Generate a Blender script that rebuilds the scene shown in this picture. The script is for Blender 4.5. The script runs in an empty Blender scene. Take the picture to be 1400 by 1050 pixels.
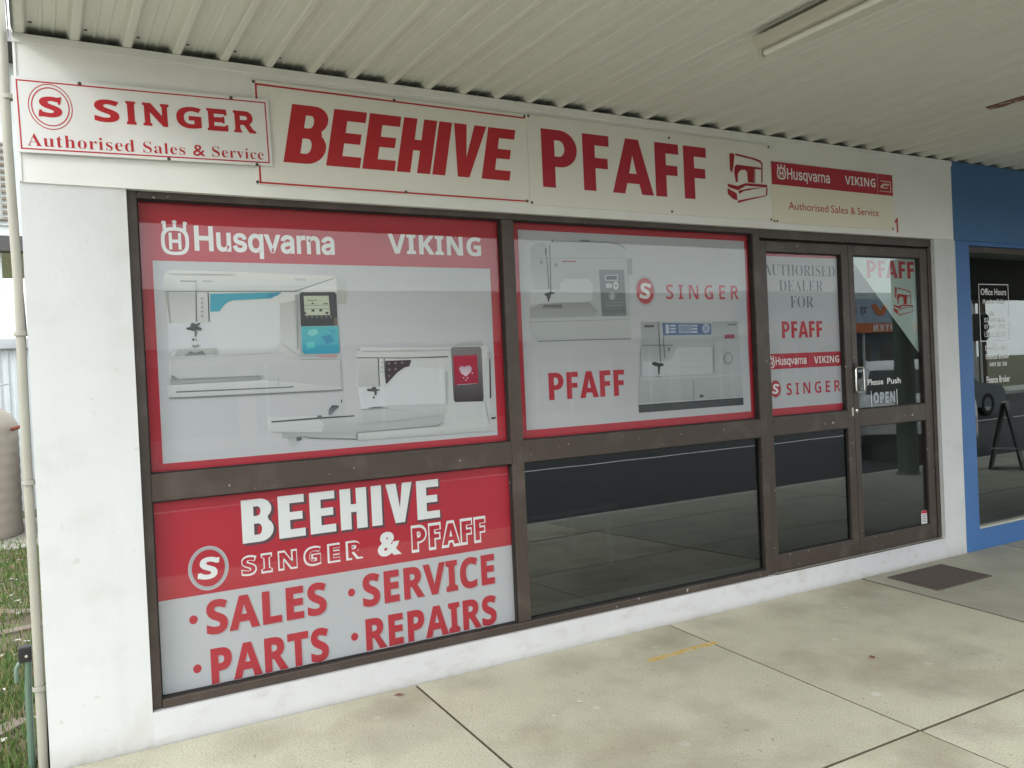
import bpy, math, random
from mathutils import Vector, Matrix

random.seed(7)
S = bpy.context.scene
COL = S.collection
# ------------------------------------------------------------------ camera, sky, sun, exposure
YAW, PITCH, ROLL, FPX = 0.51387737, -0.0120472, -0.04594137, 1150.743
CAM = Vector((0.0, -3.97, 1.55))
fwd = Vector((math.sin(YAW)*math.cos(PITCH), math.cos(YAW)*math.cos(PITCH), math.sin(PITCH)))
rgt = Vector((math.cos(YAW), -math.sin(YAW), 0.0))
upv = rgt.cross(fwd)
r2 = rgt*math.cos(ROLL) + upv*math.sin(ROLL)
u2 = -rgt*math.sin(ROLL) + upv*math.cos(ROLL)
cd = bpy.data.cameras.new('camera')
cd.sensor_width = 36.0
cd.lens = FPX/1400*36
cd.clip_start = 0.05
cd.clip_end = 900
cam = bpy.data.objects.new('camera', cd)
COL.objects.link(cam)
M3 = Matrix((r2, u2, -fwd)).transposed()
cam.matrix_world = Matrix.Translation(CAM) @ M3.to_4x4()
S.camera = cam

SUN_TO = Vector((-1.0, -0.52, 0.62)).normalized()
ELEV = math.asin(SUN_TO.z)
AZ = math.atan2(SUN_TO.x, SUN_TO.y)
W = bpy.data.worlds.new('World'); S.world = W; W.use_nodes = True
nt = W.node_tree; nt.nodes.clear()
wo = nt.nodes.new('ShaderNodeOutputWorld'); bg = nt.nodes.new('ShaderNodeBackground')
sky = nt.nodes.new('ShaderNodeTexSky'); sky.sky_type = 'NISHITA'; sky.sun_disc = False
sky.sun_elevation = ELEV; sky.sun_rotation = AZ; sky.dust_density = 2.0
tc = nt.nodes.new('ShaderNodeTexCoord'); nz = nt.nodes.new('ShaderNodeTexNoise')
mp = nt.nodes.new('ShaderNodeMapping'); mp.inputs['Scale'].default_value = (1.6, 1.6, 4.0)
nz.inputs['Scale'].default_value = 1.4; nz.inputs['Detail'].default_value = 6; nz.inputs['Roughness'].default_value = .6
cr = nt.nodes.new('ShaderNodeValToRGB')
cr.color_ramp.elements[0].position = .36; cr.color_ramp.elements[0].color = (.62, .62, .62, 1)
cr.color_ramp.elements[1].position = .62; cr.color_ramp.elements[1].color = (.97, .97, .97, 1)
mx = nt.nodes.new('ShaderNodeMix'); mx.data_type = 'RGBA'
mx.inputs['B'].default_value = (11.9, 12.35, 12.5, 1)       # bright overcast cloud in the sky's own units
L = nt.links
L.new(tc.outputs['Generated'], mp.inputs['Vector']); L.new(mp.outputs['Vector'], nz.inputs['Vector'])
L.new(nz.outputs['Fac'], cr.inputs['Fac']); L.new(cr.outputs['Color'], mx.inputs['Factor'])
L.new(sky.outputs['Color'], mx.inputs['A']); L.new(mx.outputs['Result'], bg.inputs['Color'])
bg.inputs['Strength'].default_value = 0.10
L.new(bg.outputs['Background'], wo.inputs['Surface'])

sd = bpy.data.lights.new('sun', 'SUN'); sd.energy = 0.5; sd.angle = math.radians(14); sd.color = (1.0, .965, .9)
so = bpy.data.objects.new('sun', sd); COL.objects.link(so)
so.rotation_euler = (-SUN_TO).to_track_quat('-Z', 'Y').to_euler(); so.location = (-20, -15, 20)

S.view_settings.view_transform = 'Standard'; S.view_settings.look = 'None'
S.view_settings.exposure = 1.45; S.view_settings.gamma = 1.0; S.view_settings.use_curve_mapping = False
S.cycles.max_bounces = 9; S.cycles.diffuse_bounces = 5; S.cycles.transparent_max_bounces = 12
S.cycles.caustics_reflective = False

# outlines of letters and of the printed pictures (coordinates on the wall, in 0.1 mm)
GLYPH_DATA = """
SA 463 0,0 169,482 293,482 463,0 354,0 319,114 144,114 109,0;170,199 295,199 259,311 251,340 240,375 232,407 223,374 212,336 204,311
SB 451 60,0 60,480 210,480 294,473 355,453 382,430 398,399 404,358 399,320 384,289 361,266 330,255 330,251 353,245 373,234 391,220 404,199 413,173 416,139 410,99 395,65 369,37 333,16 291,4 240,0;162,289 221,289 258,293 282,304 295,321 300,345 294,368 279,384 253,393 216,396 162,396;162,84 228,84 267,88 292,102 306,122 310,149 306,173 292,192 266,205 225,209 162,209
SC 428 255,-7 187,1 133,24 91,61 62,110 45,170 39,239 46,307 65,367 97,417 141,455 177,472 218,483 264,486 300,484 335,477 371,467 404,453 371,370 317,392 290,399 264,402 228,397 198,382 175,358 157,325 147,285 144,238 151,171 172,120 195,97 226,83 264,78 293,80 323,85 386,103 386,18 355,7 324,-1 291,-5
SD 497 60,0 60,480 211,480 281,473 342,453 391,419 427,374 450,315 458,244 450,170 427,109 389,61 337,27 273,7 196,0;162,84 206,84 270,94 316,123 343,173 353,242 349,290 337,329 318,359 291,380 257,392 216,396 162,396
SE 376 60,0 60,480 336,480 336,396 162,396 162,291 324,291 324,208 162,208 162,84 336,84 336,0
SF 369 60,0 60,480 335,480 335,396 161,396 161,273 323,273 323,189 161,189 161,0
SG 486 262,-7 196,0 141,21 97,56 65,105 45,166 39,240 46,311 68,371 91,405 119,433 153,456 215,479 289,486 327,484 365,478 400,469 432,457 398,375 348,394 319,400 289,402 247,397 212,381 183,357 162,325 148,285 144,238 147,194 156,155 173,123 197,98 229,83 269,78 305,80 333,85 333,185 242,185 242,269 433,269 433,21 354,1 311,-5
SH 514 60,0 60,480 162,480 162,291 352,291 352,480 453,480 453,0 352,0 352,207 162,207 162,0
SI 261 21,0 21,58 80,85 80,395 21,422 21,480 240,480 240,422 181,395 181,85 240,58 240,0
SK 446 60,0 60,480 162,480 162,260 181,288 202,316 332,480 445,480 277,267 446,0 330,0 205,202 162,171 162,0
SL 379 60,0 60,480 162,480 162,84 357,84 357,0
SM 633 60,0 60,480 199,480 312,113 314,113 435,480 573,480 573,0 478,0 478,227 479,279 481,335 483,375 480,375 357,0 263,0 148,376 145,376 148,336 150,278 151,223 151,0
SN 546 60,0 60,480 189,480 397,120 399,120 396,187 394,253 394,480 486,480 486,0 357,0 148,363 145,363 149,294 151,226 151,0
SO 535 267,-7 218,-3 176,7 139,24 108,48 83,76 63,111 45,171 39,241 45,311 63,371 95,420 139,456 176,473 219,484 268,487 317,484 360,473 396,456 440,420 471,370 490,310 496,240 490,171 471,110 440,61 396,24 360,7 317,-3;267,79 307,83 338,98 361,122 382,173 389,240 382,308 361,359 338,383 307,398 268,402 229,398 198,383 175,359 153,308 146,240 153,173 175,122 198,98 229,83
SP 422 60,0 60,480 214,480 270,475 315,462 349,440 373,410 387,373 392,330 387,289 374,252 351,219 316,193 268,176 206,171 162,171 162,0;162,254 195,254 234,258 264,271 282,293 289,326 280,365 253,388 208,396 162,396
SR 443 60,0 60,480 200,480 260,476 308,464 345,444 371,416 386,380 392,336 388,305 379,278 365,256 346,237 325,221 302,209 443,0 330,0 216,184 162,184 162,0;162,267 195,267 238,271 267,283 283,304 289,333 283,362 266,382 236,393 193,396 162,396
SS 370 167,-7 95,1 31,22 31,117 102,90 138,80 175,77 207,81 228,92 240,108 244,128 237,153 217,172 187,189 150,207 114,225 77,253 61,272 48,293 39,319 36,350 41,390 56,423 80,450 113,470 152,482 199,486 235,484 270,478 341,453 308,373 249,394 223,400 195,402 170,398 151,388 140,373 136,353 141,330 158,313 187,296 226,277 260,259 289,241 312,220 329,196 340,168 343,133 338,93 323,59 297,31 262,10 219,-2
ST 389 144,0 144,395 13,395 13,480 375,480 375,395 245,395 245,0
SU 508 252,-7 193,-1 145,15 107,42 79,78 63,121 57,171 57,480 158,480 158,186 165,136 183,103 213,85 255,79 297,85 327,105 344,138 349,187 349,480 451,480 451,169 445,122 429,80 401,44 363,16 313,-1
SV 437 163,0 0,480 103,480 193,194 200,167 211,125 218,89 225,125 236,167 243,194 334,480 437,480 273,0
S1 384 176,0 176,277 177,323 179,373 164,358 144,340 89,296 40,357 194,480 277,480 277,0
TA 437 -9,0 -9,18 9,21 24,30 36,47 49,75 206,466 224,465 384,87 411,34 425,22 443,18 443,0 229,0 229,18 259,21 277,30 283,46 273,81 253,132 103,132 79,71 76,59 75,48 80,32 96,21 124,18 128,18 128,0;113,161 242,161 177,319
TD 496 20,0 20,17 47,21 63,30 71,46 74,75 74,374 71,407 61,426 43,435 15,439 15,455 222,455 296,449 357,429 405,396 440,351 461,295 468,228 453,128 408,57 333,14 228,0;222,24 262,30 295,47 319,75 337,115 347,166 351,229 343,318 319,382 279,420 223,433 202,431 190,423 184,409 182,385 182,72 184,48 190,34 202,27
TE 442 14,0 14,17 44,20 62,30 72,48 75,78 75,369 72,405 62,425 44,435 16,439 16,455 399,455 399,320 383,320 375,357 361,386 340,406 295,424 232,430 200,428 191,424 186,417 183,388 183,246 193,246 232,252 259,269 277,300 288,345 304,345 304,118 287,118 282,154 273,181 259,201 241,213 216,220 185,222 183,222 183,67 185,47 192,35 206,29 230,28 276,30 313,39 345,53 371,75 393,105 411,143 430,143 402,0
TF 404 15,0 15,17 45,23 62,34 72,53 75,84 75,375 71,405 61,423 43,433 14,439 14,455 394,455 394,320 377,320 369,357 355,385 336,406 310,420 275,428 230,431 200,429 191,427 186,421 182,398 182,247 190,247 229,253 256,270 274,301 284,347 302,347 302,118 285,118 274,168 257,200 229,218 189,224 182,224 182,81 183,59 188,43 196,31 210,24 229,19 257,17 257,0
TH 523 15,0 15,17 45,22 62,32 72,50 75,81 75,379 71,406 62,424 44,434 16,439 16,455 242,455 242,439 204,432 193,425 187,415 183,400 182,379 182,251 342,251 342,379 337,415 331,425 320,432 282,439 282,455 507,455 507,439 478,434 461,424 452,407 449,379 449,81 452,52 461,33 478,22 507,17 507,0 282,0 282,17 311,21 329,31 339,49 342,81 342,221 182,221 182,81 185,50 194,32 212,22 242,17 242,0
TI 261 13,0 13,17 42,23 61,32 72,49 75,75 75,387 72,412 63,427 45,435 13,439 13,455 244,455 244,439 214,435 196,427 186,412 183,387 183,77 187,44 194,34 206,26 246,17 246,0
TL 426 15,0 15,17 45,22 62,32 72,50 75,81 75,379 71,407 62,425 44,434 16,439 16,455 250,455 250,439 226,437 208,434 196,427 188,416 183,401 182,379 182,83 185,47 191,37 200,31 234,28 278,31 315,40 345,56 370,80 391,112 409,154 427,154 402,0
TO 525 261,-11 213,-6 169,7 129,29 94,58 66,93 45,134 32,179 28,228 32,276 45,321 66,362 95,397 130,426 170,448 216,462 265,466 313,462 357,448 397,427 431,399 459,364 481,323 494,277 498,228 494,179 481,134 459,93 430,58 395,29 355,7 310,-6;265,12 315,26 351,66 372,133 379,228 376,293 365,346 348,389 324,419 294,437 260,443 210,430 174,389 152,322 145,228 149,163 159,109 177,67 201,37 230,18
TR 473 15,0 15,17 45,22 62,32 72,50 75,81 75,379 71,406 62,424 44,434 16,439 16,455 217,455 278,452 329,442 367,426 395,403 412,372 417,334 406,285 372,248 315,224 432,50 452,26 463,19 478,17 480,17 480,0 338,0 201,212 182,212 182,81 185,50 194,32 212,22 242,17 242,0;182,234 203,234 249,240 280,258 298,290 304,336 299,378 284,407 259,425 224,431 202,429 190,422 184,409 182,385
TS 390 43,-11 43,158 62,158 83,94 111,50 136,30 164,19 197,15 231,20 257,36 273,60 279,89 273,117 255,140 225,160 163,191 112,221 77,253 56,289 50,332 54,370 67,403 88,429 115,449 148,462 185,466 229,461 282,448 291,446 300,445 313,450 320,466 339,466 339,319 322,319 310,354 293,385 272,410 248,429 222,441 194,445 163,440 140,426 125,406 120,380 124,356 137,336 159,319 189,303 253,273 290,253 317,233 337,211 350,188 357,162 359,133 354,93 339,58 314,29 281,8 240,-6 192,-10 158,-8 126,1 98,9 85,12 75,11 69,7 61,-11
TT 423 92,0 92,17 123,21 142,31 152,50 156,81 156,433 149,433 102,426 65,403 41,367 29,318 11,318 11,455 410,455 410,317 394,317 381,368 357,404 319,426 269,433 263,433 263,81 267,49 276,30 296,21 328,17 328,0
TU 492 248,-13 192,-8 147,6 114,29 91,61 78,103 73,155 73,379 70,406 61,424 43,434 15,439 15,455 240,455 240,439 202,432 192,425 185,415 181,379 181,140 186,88 203,51 221,35 245,25 275,22 326,31 363,56 385,99 392,159 392,378 389,406 379,423 360,433 328,439 328,455 474,455 474,439 448,432 433,421 425,404 422,378 422,181 418,118 403,69 380,32 346,7 302,-8
Ta 344 255,-10 226,-5 208,10 200,35 168,11 133,-4 95,-9 64,-4 40,11 25,34 20,63 25,91 39,115 63,136 119,164 199,190 199,241 196,266 187,282 171,292 148,296 123,293 109,286 104,274 113,257 121,243 123,231 120,215 110,202 95,194 77,191 59,194 45,203 36,218 33,236 37,259 49,278 69,295 95,308 126,316 162,318 223,312 263,292 280,271 290,244 293,210 293,62 295,40 298,36 304,34 320,42 329,28 306,7 281,-6;151,34 174,41 187,50 199,63 199,169 154,151 127,123 118,84 122,56 133,39
Tc 293 156,-10 119,-5 87,11 59,35 38,68 24,106 19,150 25,196 40,237 64,271 96,297 133,313 175,319 218,314 250,298 271,275 277,245 275,228 266,215 253,207 236,204 214,209 201,225 196,251 197,261 197,271 194,286 185,294 169,297 138,285 118,248 112,187 118,123 137,76 156,55 178,42 204,38 239,47 271,72 285,60 248,21 205,-2
Td 370 140,-10 107,-5 78,10 53,35 35,66 23,104 19,147 24,196 36,237 55,272 81,297 112,313 146,318 175,314 201,301 223,280 223,401 220,419 212,430 198,437 176,439 176,455 319,455 319,75 320,54 325,41 335,32 353,28 353,11 294,6 223,-10 223,39 201,12 173,-5;171,28 187,31 202,41 215,56 223,76 223,242 217,257 206,270 191,278 174,281 155,277 141,267 130,250 121,210 118,153 120,98 130,58 146,36
Te 301 154,-10 117,-5 85,10 58,35 37,69 24,109 19,157 24,201 38,240 59,273 87,298 120,313 157,318 193,314 224,301 249,280 268,251 279,216 283,173 283,166 117,166 123,112 138,73 164,50 199,42 225,47 248,62 270,86 285,73 248,27 205,-1;116,192 201,192 201,215 199,252 193,277 181,292 161,297 136,286 121,255 116,203
Th 381 18,0 18,16 35,19 45,26 51,37 52,56 52,399 51,417 46,429 36,437 19,440 19,455 148,455 148,267 175,295 207,313 243,318 281,312 309,292 325,258 330,212 330,56 332,38 337,26 347,19 363,16 363,0 202,0 202,16 207,16 223,21 232,34 235,56 235,217 234,241 229,258 219,268 203,271 173,262 148,235 148,56 149,38 154,26 164,19 180,16 180,0
Ti 198 101,362 81,366 65,376 54,393 50,412 54,432 65,449 81,460 101,463 120,460 137,449 147,432 151,412 147,393 136,376 120,366;18,0 18,16 35,19 45,26 51,37 52,56 52,252 51,272 47,285 37,291 20,293 21,310 148,310 148,56 150,38 154,26 164,19 180,16 180,0
Tl 199 18,0 18,16 35,19 45,26 51,37 52,56 52,398 51,417 47,429 38,436 20,439 20,455 148,455 148,56 150,38 154,26 164,19 180,16 180,0
To 336 169,-10 127,-5 90,11 60,37 38,70 24,110 19,154 24,199 38,239 60,272 90,297 127,313 168,318 209,313 245,298 275,273 298,240 312,200 317,154 312,108 298,69 275,36 245,11 210,-5;169,11 193,18 209,39 214,56 217,81 220,154 217,227 208,271 192,292 169,299 144,292 128,271 120,227 117,154 120,82 123,56 128,39 144,18
Tr 287 18,0 18,16 35,19 45,26 51,37 52,56 52,252 51,273 46,285 37,291 20,293 21,310 146,310 146,252 165,280 187,301 210,314 233,318 258,315 275,304 286,287 289,266 287,248 278,234 265,225 248,222 233,224 222,231 207,250 199,257 189,260 175,255 162,241 152,220 149,192 149,56 152,37 159,25 173,19 197,16 197,0
Ts 288 151,-10 122,-6 87,6 73,9 60,4 51,-9 36,-9 36,105 53,105 66,68 87,39 112,21 140,15 162,18 179,27 189,40 192,58 183,84 156,105 107,130 76,148 54,169 41,193 37,220 44,259 65,291 98,312 141,319 166,316 199,308 206,306 213,305 223,308 230,319 244,319 244,222 228,222 215,254 196,277 174,291 149,296 130,294 116,286 108,274 105,259 107,244 115,232 128,222 146,212 191,189 221,172 241,151 253,127 257,95 250,51 228,18 194,-3
Tt 228 124,-9 89,-4 66,10 53,36 48,71 48,279 20,279 20,300 88,369 112,398 129,424 144,424 144,310 208,310 208,279 144,279 144,82 146,64 149,51 157,43 168,40 189,49 206,75 222,66 198,24 165,-1
Tu 375 131,-10 91,-3 65,17 51,51 46,97 46,248 44,268 39,282 29,291 11,294 11,310 142,310 142,74 144,58 151,46 162,38 177,36 205,43 228,66 228,248 226,269 221,283 209,291 189,294 189,310 324,310 324,70 326,51 331,39 342,33 360,30 360,13 300,7 228,-10 228,40 209,19 186,3 160,-7
Tv 306 142,-10 38,248 22,281 12,290 -3,293 -3,310 164,310 164,294 156,294 136,290 129,276 130,268 185,122 236,253 241,272 237,284 224,292 203,294 203,310 305,310 305,295 289,289 278,279 260,243 160,-10
IH 517 60,0 60,509 125,509 125,289 392,289 392,509 457,509 457,0 392,0 392,232 125,232 125,0
IV 480 204,0 16,509 84,509 192,206 215,137 248,31 235,31 267,138 290,206 395,509 463,509 278,0
II 300 31,0 31,57 118,57 118,452 31,452 31,509 269,509 269,452 183,452 183,57 269,57 269,0
IN 523 60,0 60,509 136,509 343,183 363,151 388,107 414,55 405,54 401,108 399,157 399,195 399,509 463,509 463,0 387,0 202,290 177,331 148,381 108,452 119,454 122,384 124,328 125,291 125,0
IG 520 269,-7 205,1 149,25 104,64 69,116 47,179 40,254 47,329 69,393 103,445 149,484 203,508 265,516 304,513 340,504 374,489 403,469 429,445 449,416 465,384 474,349 408,349 399,372 387,393 373,411 356,427 337,439 315,448 291,454 265,456 222,450 183,432 150,404 125,364 109,314 103,254 109,194 125,145 151,105 184,76 224,59 269,53 309,57 345,71 374,93 396,123 410,160 415,202 434,199 283,199 283,256 478,256 478,200 471,141 451,91 419,50 377,19 326,0
Iu 410 182,-5 146,-1 115,11 89,31 69,59 57,95 53,139 53,379 114,379 114,144 119,105 137,75 164,56 200,50 226,53 249,62 268,77 283,97 293,122 296,153 296,379 357,379 357,0 298,0 298,92 307,92 286,47 257,17 222,0
Is 365 182,-8 145,-5 112,3 84,18 62,38 45,63 36,94 94,107 105,79 124,60 150,49 181,45 217,50 244,62 262,81 268,103 265,121 254,136 237,147 212,155 149,170 104,186 72,208 53,237 47,274 51,305 65,332 87,354 115,370 149,381 187,384 223,381 254,372 279,358 299,339 314,316 324,290 268,277 258,298 243,316 219,328 187,333 156,329 131,317 114,299 109,277 112,258 124,243 144,232 172,223 229,209 275,194 306,171 325,142 331,107 326,75 312,47 290,24 260,6 223,-5
Iq 424 372,-143 311,-143 311,59 306,59 287,31 272,17 252,4 227,-5 195,-8 151,-2 111,16 79,45 55,84 39,133 34,189 39,245 55,293 79,332 112,361 151,378 196,384 228,381 253,373 272,360 287,346 307,319 313,319 313,379 372,379;205,47 236,51 263,65 284,86 299,115 309,150 312,189 309,229 300,263 284,291 263,312 237,325 205,330 172,325 145,311 124,290 108,261 99,227 96,189 99,151 109,117 124,88 145,66 172,51
Iv 389 163,0 17,379 84,379 165,155 187,87 206,21 184,21 203,87 224,155 305,379 371,379 226,0
Ia 389 160,-9 126,-5 94,5 68,22 48,45 35,73 30,108 34,138 43,161 58,179 78,193 100,203 125,211 178,220 234,227 252,230 265,235 273,243 276,255 276,257 273,279 267,297 256,311 240,322 220,329 196,331 171,329 149,322 132,313 118,301 107,288 100,274 41,291 57,322 79,346 104,364 133,375 163,382 194,384 239,379 263,372 286,360 306,343 322,320 333,290 337,251 337,0 277,0 277,52 272,52 252,25 236,12 215,1 190,-6;170,45 202,49 228,59 248,74 263,93 272,115 276,138 276,190 259,182 231,176 200,171 175,168 134,159 117,150 103,139 95,124 92,105 94,87 102,72 114,61 130,52 149,47
Ir 259 53,0 53,379 112,379 112,321 115,321 130,347 152,367 181,380 213,385 229,384 243,384 243,322 230,324 207,326 182,323 159,315 140,301 126,284 117,262 114,237 114,0
In 410 114,227 114,0 53,0 53,379 112,379 112,287 102,287 124,332 152,362 187,379 227,384 264,380 295,369 321,349 341,321 353,285 357,240 357,0 296,0 296,235 290,275 273,304 246,323 210,329 184,326 161,317 141,303 126,283 117,257
HI 215 0,0 0,1000 215,1000 215,0
HE 500 0,0 0,1000 490,1000 490,810 215,810 215,600 455,600 455,415 215,415 215,190 500,190 500,0
HF 470 0,0 0,1000 470,1000 470,810 215,810 215,590 440,590 440,405 215,405 215,0
HH 540 0,0 0,1000 215,1000 215,610 325,610 325,1000 540,1000 540,0 325,0 325,415 215,415 215,0
HV 560 180,0 0,1000 215,1000 285,370 350,1000 560,1000 380,0
HB 570 0,0 0,1000 330,1000 367,996 425,975 475,937 514,885 538,822 545,755 535,688 509,627 468,576 480,525 481,494 526,438 557,371 570,296 564,221 541,150 502,88 449,40 387,10 320,0;215,830 215,610 290,610 300,612 323,632 339,671 345,720 339,769 323,808 300,828 290,830;215,430 215,170 295,170 306,172 334,196 353,242 360,300 353,358 334,404 306,428 295,430
HP 600 0,0 0,1000 320,1000 335,999 405,982 469,947 524,896 565,832 591,758 600,680 591,602 565,528 524,464 469,413 405,378 335,361 215,360 215,0;215,820 215,540 290,540 306,542 338,559 363,590 379,632 385,680 379,728 363,770 338,801 306,818 290,820
HA 770 0,0 265,1000 505,1000 770,0 545,0 498,190 272,190 225,0;316,370 454,370 385,700
HN 620 0,0 0,1000 205,1000 415,430 415,1000 620,1000 620,0 425,0 205,590 205,0
CI 300 0,0 0,25 60,70 60,930 0,975 0,1000 320,1000 320,975 260,930 260,70 320,25 320,0
CN 1180 0,0 0,25 80,70 80,930 0,975 0,1000 330,1000 930,330 930,930 860,975 860,1000 1180,1000 1180,975 1090,930 1090,0 930,0 250,740 250,70 330,25 330,0
CE 980 0,0 0,25 70,70 70,930 0,975 0,1000 900,1000 915,790 885,790 820,850 260,850 260,585 700,585 760,625 785,625 785,395 760,395 700,435 260,435 260,150 860,150 935,215 965,215 950,0
CR 1120 0,0 0,25 70,70 70,930 0,975 0,1000 560,1000 652,1000 744,985 829,946 898,887 945,813 968,730 964,644 934,563 879,493 805,440 740,400 1010,70 1120,25 1120,0 830,0 530,395 260,395 260,70 330,25 330,0;260,850 260,545 600,545 630,547 692,569 740,611 767,667 767,727 740,783 692,825 630,847 600,850
"""
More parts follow.
